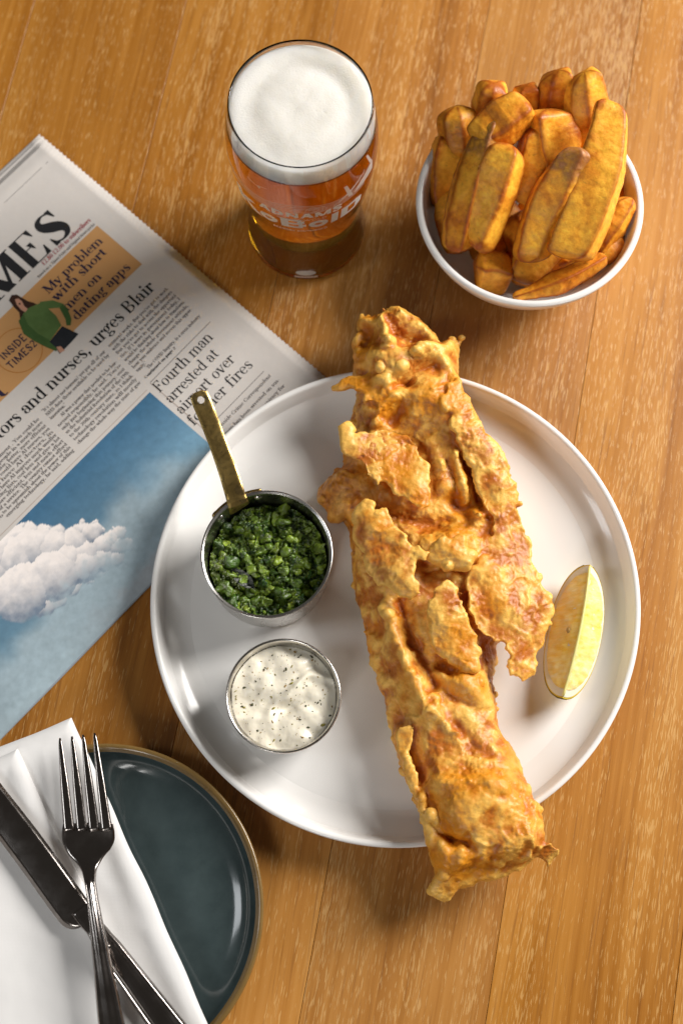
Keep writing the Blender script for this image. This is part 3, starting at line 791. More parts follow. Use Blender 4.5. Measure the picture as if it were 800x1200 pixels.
# sky picture with a tall cloud
pu1, pv0 = uv_of(175.5, 459)
cl_n, cl_m = 420, 190
pic, U, Vv = grid_patch('sky_picture', -PAGE_L + 0.02, pu1, pv0, PAGE_H, M['picture'], 0.00008, cl_n, cl_m)
# cloud shapes given where the photograph shows their puffs: (px, py, radius px)
puffs = [(20, 690, 40), (60, 672, 34), (95, 662, 24), (-10, 650, 30), (66, 626, 13), (94, 622, 10), (140, 625, 9), (112, 622, 9), (20, 630, 15), (36, 622, 10), (8, 655, 30), (-18, 672, 34), (30, 642, 24), (48, 634, 18), (60, 640, 22), (84, 636, 18), (104, 626, 13), (96, 650, 20), (75, 655, 24), (118, 640, 14), (130, 633, 12), (137, 640, 13), (118, 655, 16), (108, 668, 12), (92, 680, 8), (-40, 700, 40), (10, 680, 32), (135, 655, 12), (150, 640, 8)]
X, Y = U.ravel(), Vv.ravel()
PP = P3(X, Y)
wx = X + 0.0016 * fbm(PP, 160, 3, 3); wy = Y + 0.0016 * fbm(PP, 160, 3, 9)
crng = random.Random(77); allp = []
for (cxp, cyp, rp) in puffs:
    allp.append((cxp, cyp, rp))
    for _ in range(int(6 + rp * 0.55)):
        a = crng.uniform(0, 2 * PI); rr = rp * crng.uniform(0.45, 1.02)
        allp.append((cxp + rr * math.cos(a), cyp + rr * math.sin(a), rp * crng.uniform(0.16, 0.42)))
hz_ = np.full(len(X), -1e3); lit = np.zeros(len(X)); dens = np.full(len(X), -1.0)
ud, vd = uv_of(100, 600); ud0, vd0 = uv_of(108, 640); lx, ly = ud - ud0, vd - vd0; ll_ = math.hypot(lx, ly); lx, ly = lx / ll_, ly / ll_
for (cxp, cyp, rp) in allp:
    a, b = uv_of(cxp, cyp); r = rp * 0.00053
    ex_, ey_ = (wx - a) / r, (wy - b) / r; d2 = ex_ ** 2 + ey_ ** 2
    zz_ = np.where(d2 < 1, np.sqrt(np.clip(1 - d2, 0, 1)) * r + 0.25 * r, -1e3) - 0.15 * (b - pv0)
    m_ = (zz_ > hz_) & (d2 < 1)
    nl_ = np.clip(0.30 + 0.62 * (ex_ * lx + ey_ * ly) + 0.30 * np.sqrt(np.clip(1 - d2, 0, 1)), 0, 1)
    lit = np.where(m_, nl_, lit); hz_ = np.where(m_, zz_, hz_); dens = np.maximum(dens, 1 - np.sqrt(d2))
det = fbm(PP, 170, 5, 21, 0.6)
m_cl = sstep(-0.01, 0.10, dens + 0.06 * det)
vr = (Y - pv0) / (PAGE_H - pv0); ur = (X - pu1)
sky = np.array(lin(66, 108, 140)[:3]) * (1 - vr[:, None]) + np.array(lin(122, 152, 166)[:3]) * vr[:, None]
strk = np.exp(-((ur * 0.55 + Y - pv0 - 0.045) / 0.022) ** 2)
sky = sky * (1 + 0.35 * strk[:, None]) 
low = sstep(0.42, 0.72, vr + 0.25 * fbm(PP, 22, 3, 5))
sky = sky * (1 - 0.75 * low[:, None]) + np.array(lin(172, 188, 196)[:3]) * 0.75 * low[:, None]
sky *= (1 + 0.10 * fbm(PP, 260, 3, 40))[:, None]
shade = np.clip(lit * 1.1 + 0.18 * det + 0.06, 0, 1)[:, None]
cloud = np.array(lin(118, 132, 150)[:3]) * (1 - shade) + np.array(lin(246, 238, 234)[:3]) * shade
fade = 1 - 0.85 * sstep(0.50, 0.76, vr + 0.12 * det)
c = sky * (1 - (m_cl * fade)[:, None]) + cloud * (m_cl * fade)[:, None]
gl = sstep(0.80, 0.93, vr + 0.12 * fbm(PP, 60, 4, 50)) * sstep(-0.16, -0.03, ur) * 0.5
c = c * (1 - gl[:, None]) + np.array(lin(188, 170, 168)[:3]) * gl[:, None]
set_color(pic, np.clip(c, 0, 1))
fold.data.materials.append(M['picture'])
fcol = np.tile(np.array(lin(150, 160, 168)[:3]), (len(fold.data.vertices), 1)); set_color(fold, fcol)

# ------------------------------------------------------------------ white dinner plate
pc = at(463, 700, 0.022); pc = np.array((pc[0], pc[1], 0.0))
PR = 0.1472; RIM_Z = 0.0235; FLOOR_Z = 0.0075
prof = [(0, 0.0045), (0.090, 0.0045), (0.0935, 0.0005), (0.0985, 0.0004), (0.101, 0.0045), (0.116, 0.0062), (0.130, 0.0085), (0.1395, 0.0125), (0.1450, 0.0180)]
prof2 = smooth_profile([(0.1450, 0.0180), (0.1466, 0.0212), (PR, 0.0228), (PR - 0.0007, 0.0238), (PR - 0.0022, 0.0240), (PR - 0.0036, 0.0229), (PR - 0.0052, 0.0185), (0.1398, 0.0125), (0.1358, 0.0090), (0.1300, 0.0079), (0.120, 0.0075)], 5)
prof = prof + prof2[1:] + [(0.06, FLOOR_Z - 0.0003), (0, FLOOR_Z - 0.0005)]
V, Fc = lathe(prof, 160, pc)
plate = mesh_obj('dinner_plate', V, Fc, M['porcelain'], None, True, tuple(pc)); fix_normals(plate)
tag(plate, 'large white glazed dinner plate with raised rim carrying the battered fish', 'plate')

# ------------------------------------------------------------------ teal side plate
tp = at(116, 1066, 0.016); tp = np.array((tp[0], tp[1], 0.0)); TR = 0.0945
side = thing('side_plate', 'dark teal side plate with brown rim under the folded napkin', 'plate', tuple(tp))
tprof = [(0, 0.004), (0.055, 0.004), (0.057, 0.0004), (0.060, 0.0004), (0.062, 0.004), (0.078, 0.0062), (0.088, 0.0105), (TR - 0.002, 0.0150)]
trim = smooth_profile([(TR - 0.002, 0.0150), (TR - 0.0003, 0.0168), (TR - 0.0010, 0.0184), (TR - 0.0028, 0.0183), (TR - 0.0050, 0.0165)], 5)
tin = smooth_profile([(TR - 0.0050, 0.0165), (TR - 0.0095, 0.0122), (TR - 0.0165, 0.0088), (TR - 0.026, 0.0072), (0.05, 0.0066), (0, 0.0064)], 5)
V, Fc = lathe(tin, 140, tp); o = mesh_obj('glazed_well', V, Fc, M['teal'], side)
V, Fc = lathe(trim, 140, tp); o = mesh_obj('rim', V, Fc, M['rim_brown'], side)
V, Fc = lathe(tprof, 140, tp); o = mesh_obj('underside', V, Fc, M['teal'], side)

# ------------------------------------------------------------------ napkin
def nap_base(x, y):
    r = np.hypot(x - tp[0], y - tp[1])
    z = 0.0205 - 0.0035 * np.cos(np.clip(r / TR, 0, 1) * PI / 2) ** 2
    z = z - 0.012 * sstep(TR - 0.004, TR + 0.055, r)
    return z
def cloth_layer(name, quad, parent, lift, thick, nu, nv, seed, roll):
    """quad px corners tl, tr, br, bl; closed pillow-edged slab"""
    c = [at(px, py, 0.018)[:2] for px, py in quad]
    u = np.linspace(0, 1, nu); v = np.linspace(0, 1, nv)
    u = 0.5 - 0.5 * np.cos(PI * u) * (0.45 + 0.55 * np.abs(np.cos(PI * u)) ** 0.0) ; v = 0.5 - 0.5 * np.cos(PI * v)
    U, W = np.meshgrid(u, v)
    B = lambda k: (c[0][k] * (1 - U) + c[1][k] * U) * (1 - W) + (c[3][k] * (1 - U) + c[2][k] * U) * W
    Xg, Yg = B(0), B(1)
    Lu = np.hypot(*(c[1] - c[0])); Lv = np.hypot(*(c[3] - c[0]))
    PPg = P3(Xg.ravel(), Yg.ravel())
    Xg = Xg + 0.0016 * perlin(PPg, 28, seed + 5).reshape(Xg.shape); Yg = Yg + 0.0016 * perlin(PPg, 28, seed + 6).reshape(Xg.shape)
    ed = np.minimum(np.minimum(U, 1 - U) * Lu, np.minimum(W, 1 - W) * Lv)
    e = np.clip(ed / roll, 0, 1); pr = np.sqrt(1 - (1 - e) ** 2)
    zc = nap_base(Xg, Yg) + lift
    wr = 0.0006 * fbm(PPg, 18, 2, seed).reshape(Xg.shape) + 0.0002 * fbm(PPg, 75, 2, seed + 3).reshape(Xg.shape)
    top = zc + wr * 1.5 + thick * 0.5 * pr + 0.0018 * np.exp(-(ed / 0.006 - 1) ** 2)
    bot = zc - thick * 0.5 * pr
    V, Fq = hf_shell(Xg, Yg, top, bot, np.ones_like(Xg, bool))
    return mesh_obj(name, V, Fq, M['linen'], parent)
nap = thing('napkin', 'white folded linen napkin lying across the teal side plate under the cutlery', 'napkin', tuple(at(60, 1050, 0)))
cloth_layer('lower_fold', [(-150, 935), (86, 842), (262, 1240), (-40, 1330)], nap, 0.0022, 0.0040, 90, 110, 3, 0.003)
cloth_layer('upper_fold', [(-150, 962), (24, 879), (205, 1262), (-60, 1335)], nap, 0.0058, 0.0036, 90, 110, 17, 0.0035)

# ------------------------------------------------------------------ cutlery
def sweep_flat(path, widths, thick, zprof, nacross=17):
    """bar along path (world xyz); top relief zprof(w in -1..1, i)"""
    path = np.asarray(path, float); n = len(path)
    T = np.gradient(path, axis=0); T /= np.linalg.norm(T, axis=1, keepdims=True)
    S = np.cross(T, (0, 0, 1.0)); S /= np.linalg.norm(S, axis=1, keepdims=True)
    N = np.cross(S, T)
    w = np.linspace(-1, 1, nacross); V = []
    for i in range(n):
        th = thick[i]; r = np.sqrt(np.clip(1 - np.abs(w) ** 6, 0, 1))
        for k in range(nacross):
            V.append(path[i] + S[i] * w[k] * widths[i] / 2 + N[i] * (zprof(w[k], i) + th * 0.5 * r[k]))
        for k in range(nacross - 2, 0, -1):
            V.append(path[i] + S[i] * w[k] * widths[i] / 2 + N[i] * (zprof(w[k], i) * 0.6 - th * 0.5 * r[k]))
    m = nacross + nacross - 2; Fc = []
    for i in range(n - 1):
        for k in range(m):
            k2 = (k + 1) % m; Fc.append((i * m + k, i * m + k2, (i + 1) * m + k2, (i + 1) * m + k))
    Fc.append(tuple(range(m))[::-1]); Fc.append(tuple((n - 1) * m + k for k in range(m)))
    return V, Fc
def interp(keys, t):
    ks = np.array(keys, float); return np.stack([np.interp(t, ks[:, 0], ks[:, j]) for j in range(1, ks.shape[1])], -1)
def smooth_interp(keys, t):
    """keys rows (t, values...) smoothed by Catmull-Rom"""
    ks = np.array(keys, float); out = []
    for x in np.atleast_1d(t):
        i = int(np.clip(np.searchsorted(ks[:, 0], x) - 1, 0, len(ks) - 2))
        f = (x - ks[i, 0]) / (ks[i + 1, 0] - ks[i, 0])
        p0 = ks[max(i - 1, 0), 1:]; p1 = ks[i, 1:]; p2 = ks[i + 1, 1:]; p3 = ks[min(i + 2, len(ks) - 1), 1:]
        out.append(0.5 * (2 * p1 + (p2 - p0) * f + (2 * p0 - 5 * p1 + 4 * p2 - p3) * f * f + (3 * p1 - p0 - 3 * p2 + p3) * f ** 3))
    return np.array(out)
PXM = 0.00052
NT = 0.0325       # top of the napkin under the cutlery
knife = thing('table_knife', 'steel table knife with threaded handle lying on the napkin under the fork', 'knife', tuple(at(90, 1080, 0)))
# blade: outline edges traced, lies flat, thicker spine
ks = np.linspace(0, 1, 50)
edge_a = smooth_interp([(0, -62, 838), (0.1, -50, 843), (0.3, -12, 900), (0.6, 46, 975), (0.85, 94, 1041), (1, 112, 1068)], ks)
edge_b = smooth_interp([(0, -64, 842), (0.1, -62, 880), (0.3, -28, 945), (0.6, 26, 1020), (0.80, 64, 1073), (0.86, 76, 1086), (0.93, 88, 1089), (1, 100, 1084)], ks)
V = []; nk = 7
KZ = NT - 0.0005
for i in range(len(ks)):
    pa = at(*edge_a[i], KZ); pb = at(*edge_b[i], KZ)
    for k in range(nk):
        f = k / (nk - 1); p = pa * (1 - f) + pb * f; th = 0.0012 * (1 - f ** 1.5 * 0.85)
        V.append(p + (0, 0, th + 0.0006 * math.sin(f * PI)))
    for k in range(nk - 2, 0, -1):
        f = k / (nk - 1); p = pa * (1 - f) + pb * f; V.append(p - (0, 0, 0.0012 * (1 - f ** 1.5 * 0.85)))
m = 2 * nk - 2
Fc = [(i * m + k, i * m + (k + 1) % m, (i + 1) * m + (k + 1) % m, (i + 1) * m + k) for i in range(len(ks) - 1) for k in range(m)] + [tuple(range(m))[::-1], tuple((len(ks) - 1) * m + k for k in range(m))]
o = mesh_obj('blade', V, Fc, M['steel_dark'], knife); fix_normals(o)
t = np.linspace(0, 1, 60)
hc = smooth_interp([(0, 95, 1064), (0.08, 108, 1083), (0.2, 121, 1101), (0.5, 157, 1150), (1, 236, 1256)], t)
hw = smooth_interp([(0, 24), (0.05, 23), (0.1, 20), (0.17, 22), (0.3, 26), (0.6, 31), (1, 38)], t)[:, 0] * PXM
path = [at(x, y, KZ + 0.0008) for x, y in hc]
def kn_rel(w, i):
    s = min(max((i - 7) / 5, 0), 1)
    return s * (0.0012 * math.exp(-((abs(w) - 0.80) / 0.07) ** 2) + 0.0009 * math.exp(-((abs(w) - 0.60) / 0.06) ** 2) + 0.0006 * math.exp(-(w / 0.45) ** 4))
V, Fc = sweep_flat(path, hw, [0.0045] * 60, kn_rel, 33)
o = mesh_obj('handle', V, Fc, M['steel_dark'], knife); fix_normals(o)
bp = at(127, 1109, KZ + 0.0044)
V, Fc = lathe([(0, 0.0011), (0.0011, 0.0007), (0.0014, 0)], 14, bp); mesh_obj('bead', V, Fc, M['steel_dark'], knife)

fork = thing('dinner_fork', 'steel four-tined fork lying over the knife on the white napkin', 'fork', tuple(at(105, 1030, 0)))
t = np.linspace(0, 1, 80)
fc = smooth_interp([(0, 104, 964), (0.10, 104.5, 985), (0.2, 105, 1008), (0.27, 105.5, 1028), (0.36, 109, 1055), (0.6, 121, 1135), (1, 141, 1268)], t)
fw = smooth_interp([(0, 54), (0.06, 57.5), (0.11, 56), (0.16, 46), (0.20, 30), (0.24, 17), (0.30, 12.5), (0.40, 13.5), (0.6, 20), (0.8, 28), (1, 32)], t)[:, 0] * PXM
fz = smooth_interp([(0, NT + 0.0015), (0.12, NT - 0.0010), (0.2, NT + 0.001), (0.3, NT + 0.007), (0.45, NT + 0.0088), (0.7, NT + 0.008), (1, NT + 0.004)], t)[:, 0]
path = [at(x, y, z) for (x, y), z in zip(fc, fz)]
def fk_rel(w, i):
    tt = i / 79
    bowl = 0.0024 * w * w * max(0, 1 - tt / 0.24)
    s = min(max((tt - 0.22) / 0.1, 0), 1)
    return bowl + s * (0.0007 * math.exp(-((abs(w) - 0.78) / 0.09) ** 2) + 0.0010 * math.exp(-(w / 0.4) ** 2))
V, Fc = sweep_flat(path, fw, list(np.interp(t, [0, 0.05, 0.2, 0.3, 1], [0.0005, 0.0019, 0.0026, 0.0035, 0.0030])), fk_rel, 25)
o = mesh_obj('handle', V, Fc, M['steel_dark'], fork); fix_normals(o)
for (tx, ty), (bx, by), wb in (((70.5, 865), (81.5, 974), 12), ((84.5, 863), (96.5, 974), 12), ((97.5, 861), (111, 974), 12), ((111, 859), (125.5, 974), 12)):
    tt = np.linspace(0, 1, 26)
    zz = NT + 0.0015 + 0.0030 * (1 - tt) ** 1.0 + 0.0028 * np.sin(tt * PI) * 0 + (0.0024 * ((bx - 103.5) / 27) ** 2) * tt
    pth = [at(tx + (bx - tx) * a ** 1.0, ty + (by - ty) * a, z) for a, z in zip(tt, zz)]
    ww = np.interp(tt, [0, 0.06, 0.5, 1], [2.0, 4.5, 9.5, wb]) * PXM
    V, Fc = sweep_flat(pth, ww, list(np.interp(tt, [0, 0.3, 1], [0.0009, 0.0019, 0.0019])), lambda w, i: 0.0, 9)
    o = mesh_obj('tine', V, Fc, M['steel_dark'], fork); fix_normals(o)

# ------------------------------------------------------------------ beer glass
gcx, gcy = -0.0232, 0.4430
gb = np.array((gcx, gcy, 0.0))
GH = 0.1525
outer = smooth_profile([(0.0, 0.0006), (0.028, 0.0006), (0.0350, 0.0004), (0.0378, 0.0022), (0.0386, 0.0065), (0.0380, 0.014), (0.0362, 0.025), (0.0350, 0.034), (0.0352, 0.042), (0.0372, 0.055), (0.0405, 0.073), (0.0434, 0.092), (0.0449, 0.110), (0.0448, 0.124), (0.0434, 0.138), (0.0414, 0.150), (0.0411, 0.1520)], 5)
lip = [(0.0410, 0.1526), (0.0406, 0.1527), (0.0403, 0.1523)]
inner = smooth_profile([(0.0403, 0.1523), (0.0406, 0.149), (0.0424, 0.138), (0.0433, 0.124), (0.0434, 0.110), (0.0419, 0.092), (0.0388, 0.073), (0.0354, 0.055), (0.0336, 0.042), (0.0335, 0.034), (0.0346, 0.025), (0.0360, 0.015), (0.0362, 0.009), (0.0335, 0.0055), (0.022, 0.0045), (0, 0.0044)], 5)
beer_glass = thing('pint_glass', 'curved pint glass with white printed lettering filled with amber beer', 'glass', tuple(gb))
V, Fc = lathe(outer + lip + inner, 120, gb); o = mesh_obj('glass_wall', V, Fc, M['glass'], beer_glass); fix_normals(o)
r_out = lambda z: float(np.interp(z, [p[1] for p in outer[10:]], [p[0] for p in outer[10:]]))
r_in = lambda z: float(np.interp(z, [p[1] for p in inner][::-1], [p[0] for p in inner][::-1]))
beer = thing('beer', 'amber beer with thick white foam head inside the pint glass', 'beer', tuple(gb + (0, 0, 0.01)))
FB = 0.1362
ins = [(r + 0.00018, z - (0.00018 if r < 0.032 else 0)) for r, z in inner if z < FB] 
ins = [(r_in(FB) + 0.00018, FB)] + ins; ins[-1] = (0, ins[-1][1])
V, Fc = lathe([(0, FB)] + ins, 120, gb); o = mesh_obj('beer_liquid', V, Fc, M['beer'], beer); fix_normals(o)
# foam: side wall and uneven domed top
fp = [(0, FB - 0.0006), (r_in(FB) - 0.0012, FB - 0.0006)] + [(r_in(z) - 0.00010, z) for z in np.linspace(FB + 0.0003, 0.1478, 8)]
nA = 140; V, Fc = lathe(fp, nA, gb)
V = [list(v) for v in V]; last = len(V) - nA
rt = r_in(0.1478) - 0.0001; nr = 40; prev = list(range(last, last + nA))
for j in range(1, nr + 1):
    rr = rt * (1 - j / nr)
    if j == nr:
        V.append([gcx, gcy, 0.0]); cur = [len(V) - 1]
    else:
        cur = []
        for k in range(nA):
            a = 2 * PI * k / nA; V.append([gcx + rr * math.cos(a), gcy + rr * math.sin(a), 0.0]); cur.append(len(V) - 1)
    for k in range(nA):
        k2 = (k + 1) % nA
        Fc.append((prev[k], prev[k2], cur[0]) if len(cur) == 1 else (prev[k], prev[k2], cur[k2], cur[k]))
    prev = cur
V = np.array(V); T0 = last + nA
tp_ = V[T0:]; rr = np.hypot(tp_[:, 0] - gcx, tp_[:, 1] - gcy) / rt
ang = np.arctan2(tp_[:, 1] - gcy, tp_[:, 0] - gcx)
sw = 0.0009 * np.cos(rr * 9 - ang) * rr
V[T0:, 2] = 0.1478 + 0.0026 * (1 - rr ** 6) * 0.6 - 0.0020 * np.exp(-((rr - 0.68) / 0.14) ** 2) * (0.6 + 0.5 * np.cos(ang - 0.8)) + sw + 0.0003 * fbm(tp_, 90, 3, 4) + 0.00006 * fbm(tp_, 420, 3, 8) - 0.0004 * (worley(tp_, 210, 5)[0] < 0.11)
o = mesh_obj('foam_head', V, Fc, M['foam'], beer); fix_normals(o)
# printing on the glass: (angle round the front, height)
def on_glass(polys, name, mat, dz=0.00012):
    V = []; Fc = []; n = 0
    fine = []
    for p in polys:
        if len(p) != 4: fine.append(p); continue
        p = np.array(p); na_ = int(max(1, np.ceil(max(np.ptp(p[:, 0]) / 0.06, np.ptp(p[:, 1]) / 0.0025))))
        bl_ = lambda u, v: tuple((p[0] * (1 - u) + p[1] * u) * (1 - v) + (p[3] * (1 - u) + p[2] * u) * v)
        for i in range(na_):
            for k in range(na_):
                fine.append([bl_(i / na_, k / na_), bl_((i + 1) / na_, k / na_), bl_((i + 1) / na_, (k + 1) / na_), bl_(i / na_, (k + 1) / na_)])
    for j, p in enumerate(fine):
        for (s, z) in p:
            r = r_out(z) + dz + (j % 5) * 4e-6; a = -PI / 2 + s
            V.append((gcx + r * math.cos(a), gcy + r * math.sin(a), z))
        Fc.append(tuple(range(n, n + len(p)))); n += len(p)
    return mesh_obj(name, V, Fc, mat, beer_glass, smooth=False)
def arc_text(txt, s0, s1, z0, h, T, t, serif=False, track=0.02, seg=10, zfun=None):
    P, w = text_polys(txt, T, t, serif, seg, track)
    out = []
    for p in P:
        q = []
        for x, y in p:
            s = s0 + (s1 - s0) * x / w
            q.append((s, z0 + (zfun(s) if zfun else 0) + y / 0.66 * h))
        out.append(q)
    return out
ZK = 0.0830
def block(x0, x1, y0, y1): return [(x0, y0), (x1, y0), (x1, y1), (x0, y1)]
K = []
def put(letter_polys, xoff, sx=1.0):
    for p in letter_polys: K.append([(xoff + x * sx, y) for x, y in p])
# heavy slab lettering drawn as blocks, unit height 1
put([block(0, .24, -.15, 1.25), [(.24, .42), (.24, .72), (.62, 1.05), (.80, 1.0)], [(.24, .58), (.44, .62), (1.0, -.05), (.62, -.05)]], 0)
rO = [[(.30 + .30 * math.cos(a), .38 + .38 * math.sin(a)), (.30 + .30 * math.cos(b), .38 + .38 * math.sin(b)), (.30 + .12 * math.cos(b), .38 + .13 * math.sin(b)), (.30 + .12 * math.cos(a), .38 + .13 * math.sin(a))] for a, b in [(2 * PI * k / 16, 2 * PI * (k + 1) / 16) for k in range(16)]]
put(rO, .92)
put([block(0, .24, 0, 1), block(.24, .62, .80, 1), block(.24, .66, .42, .60), block(.24, .66, 0, .20), block(.50, .72, .58, .82), block(.54, .76, .18, .44)], 1.62)
put(rO, 2.46)
put([block(0, .22, 0, 1.0)], 3.16)
put([block(0, .24, 0, 1), block(.24, .58, .80, 1), block(.24, .58, 0, .20), [(.52, 0), (.78, .22), (.78, .78), (.52, 1)]], 3.48)
KW = 4.26; HK = 0.0135
sK0, sK1 = -1.06, 0.92
arch = lambda s: 0.0045 * (s / 1.15) ** 2
kp = [[(sK0 + (sK1 - sK0) * x / KW, ZK + arch(sK0 + (sK1 - sK0) * x / KW) + y * HK) for x, y in p] for p in K]
on_glass(kp, 'brand_lettering', M['white_print'])
on_glass(arc_text('ADNAMS', -0.62, 0.56, ZK + 0.0165, 0.0064, 0.19, 0.15, zfun=lambda s: 0.003 * (s / 1.15) ** 2), 'brand_lettering', M['white_print'])
on_glass(arc_text('SOUTHWOLD', -0.36, 0.34, ZK + 0.0122, 0.0024, 0.11, 0.09), 'small_lettering', M['pale_print'])
on_glass(arc_text('BREWERY SOUTHWOLD', -0.45, 0.36, ZK - 0.0065, 0.0023, 0.13, 0.10, zfun=lambda s: 0.002 * s * s), 'small_lettering', M['white_print'])
def stroke(pts, w):
    out = []
    for (a0, z0), (a1, z1) in zip(pts[:-1], pts[1:]):
        dx, dz_ = (a1 - a0) * 0.04, z1 - z0; L = math.hypot(dx, dz_) + 1e-9
        nx, nz = -dz_ / L * w / 0.04, dx / L * w
        out.append([(a0 - nx, z0 - nz), (a1 - nx, z1 - nz), (a1 + nx, z1 + nz), (a0 + nx, z0 + nz)])
    return out
waves = []
for j in range(6):
    pts = []
    for k in range(40):
        f = k / 39; s = -1.35 + 2.3 * f
        pts.append((s, ZK + 0.0215 + j * 0.0013 + 0.0036 * math.exp(-((s + 0.05) / 0.45) ** 2) * (0.4 + 0.18 * j) + 0.0085 * abs(s / 1.3) ** 2.2))
    waves += stroke(pts, 0.00026)
for k in range(3):
    pts = [(0.18 + (0.05 + 0.05 * k) * math.cos(a) * (1 - .05 * a), ZK + 0.0262 + (0.0012 + 0.0012 * k) * math.sin(a)) for a in np.linspace(-2.2, 3.2, 18)]
    waves += stroke(pts, 0.00026)
for k in range(5):
    waves += stroke([(0.42 + 0.05 * i + 0.07 * k, ZK + 0.0235 + 0.0016 * i + 0.0022 * (i % 2) + 0.002 * k) for i in range(6)], 0.00024)
on_glass(waves, 'wave_drawing', M['pale_print'])
on_glass([[(-0.78, ZK + 0.0445), (-0.70, ZK + 0.0428), (-0.60, ZK + 0.0420), (-0.70, ZK + 0.0438)], [(-0.60, ZK + 0.0420), (-0.44, ZK + 0.0440), (-0.58, ZK + 0.0432)], [(-0.62, ZK + 0.0424), (-0.56, ZK + 0.0402), (-0.55, ZK + 0.0428)]], 'gull_drawing', M['pale_print'])
on_glass([[(0.66, ZK + 0.026), (0.73, ZK + 0.026), (0.63, ZK + 0.041), (0.58, ZK + 0.041)], [(1.08, ZK + 0.040), (1.13, ZK + 0.040), (1.05, ZK + 0.051), (1.01, ZK + 0.051)], [(0.75, ZK + 0.027), (1.15, ZK + 0.030), (1.15, ZK + 0.040), (0.86, ZK + 0.034)]], 'lighthouse_drawing', M['pale_print'])
ZT = 0.0125
el = [[(0.175 * math.cos(a) - 0.0, ZT + 0.003 * math.sin(a)), (0.175 * math.cos(b), ZT + 0.003 * math.sin(b)), (0, ZT)] for a, b in [(2 * PI * k / 18, 2 * PI * (k + 1) / 18) for k in range(18)]]
on_glass(el + [[(-0.02, ZT + 0.002), (0.16, ZT + 0.0042), (0.05, ZT + 0.0022)]] + [block(-0.20, 0.20, ZT - 0.0058, ZT - 0.0042)], 'base_emblem', M['white_print'])

# ------------------------------------------------------------------ bowl of chips
bz = 0.060
bc = at(620, 238, bz); bc = np.array((bc[0], bc[1], 0.0)); BR = 0.0708
bo = smooth_profile([(0, 0.004), (0.028, 0.004), (0.031, 0.0006), (0.036, 0.0006), (0.040, 0.006), (0.052, 0.019), (0.0625, 0.038), (0.0688, 0.053), (BR, 0.0600), (BR - 0.0008, 0.0618), (BR - 0.0026, 0.0622), (BR - 0.0044, 0.0606), (0.0645, 0.052), (0.0585, 0.037), (0.048, 0.021), (0.034, 0.011), (0.015, 0.008), (0, 0.0078)], 5)
V, Fc = lathe(bo, 128, bc); bowl = mesh_obj('chip_bowl', V, Fc, M['bowl'], None, True, tuple(bc)); fix_normals(bowl)
tag(bowl, 'round white china bowl heaped with thick cut chips', 'bowl')

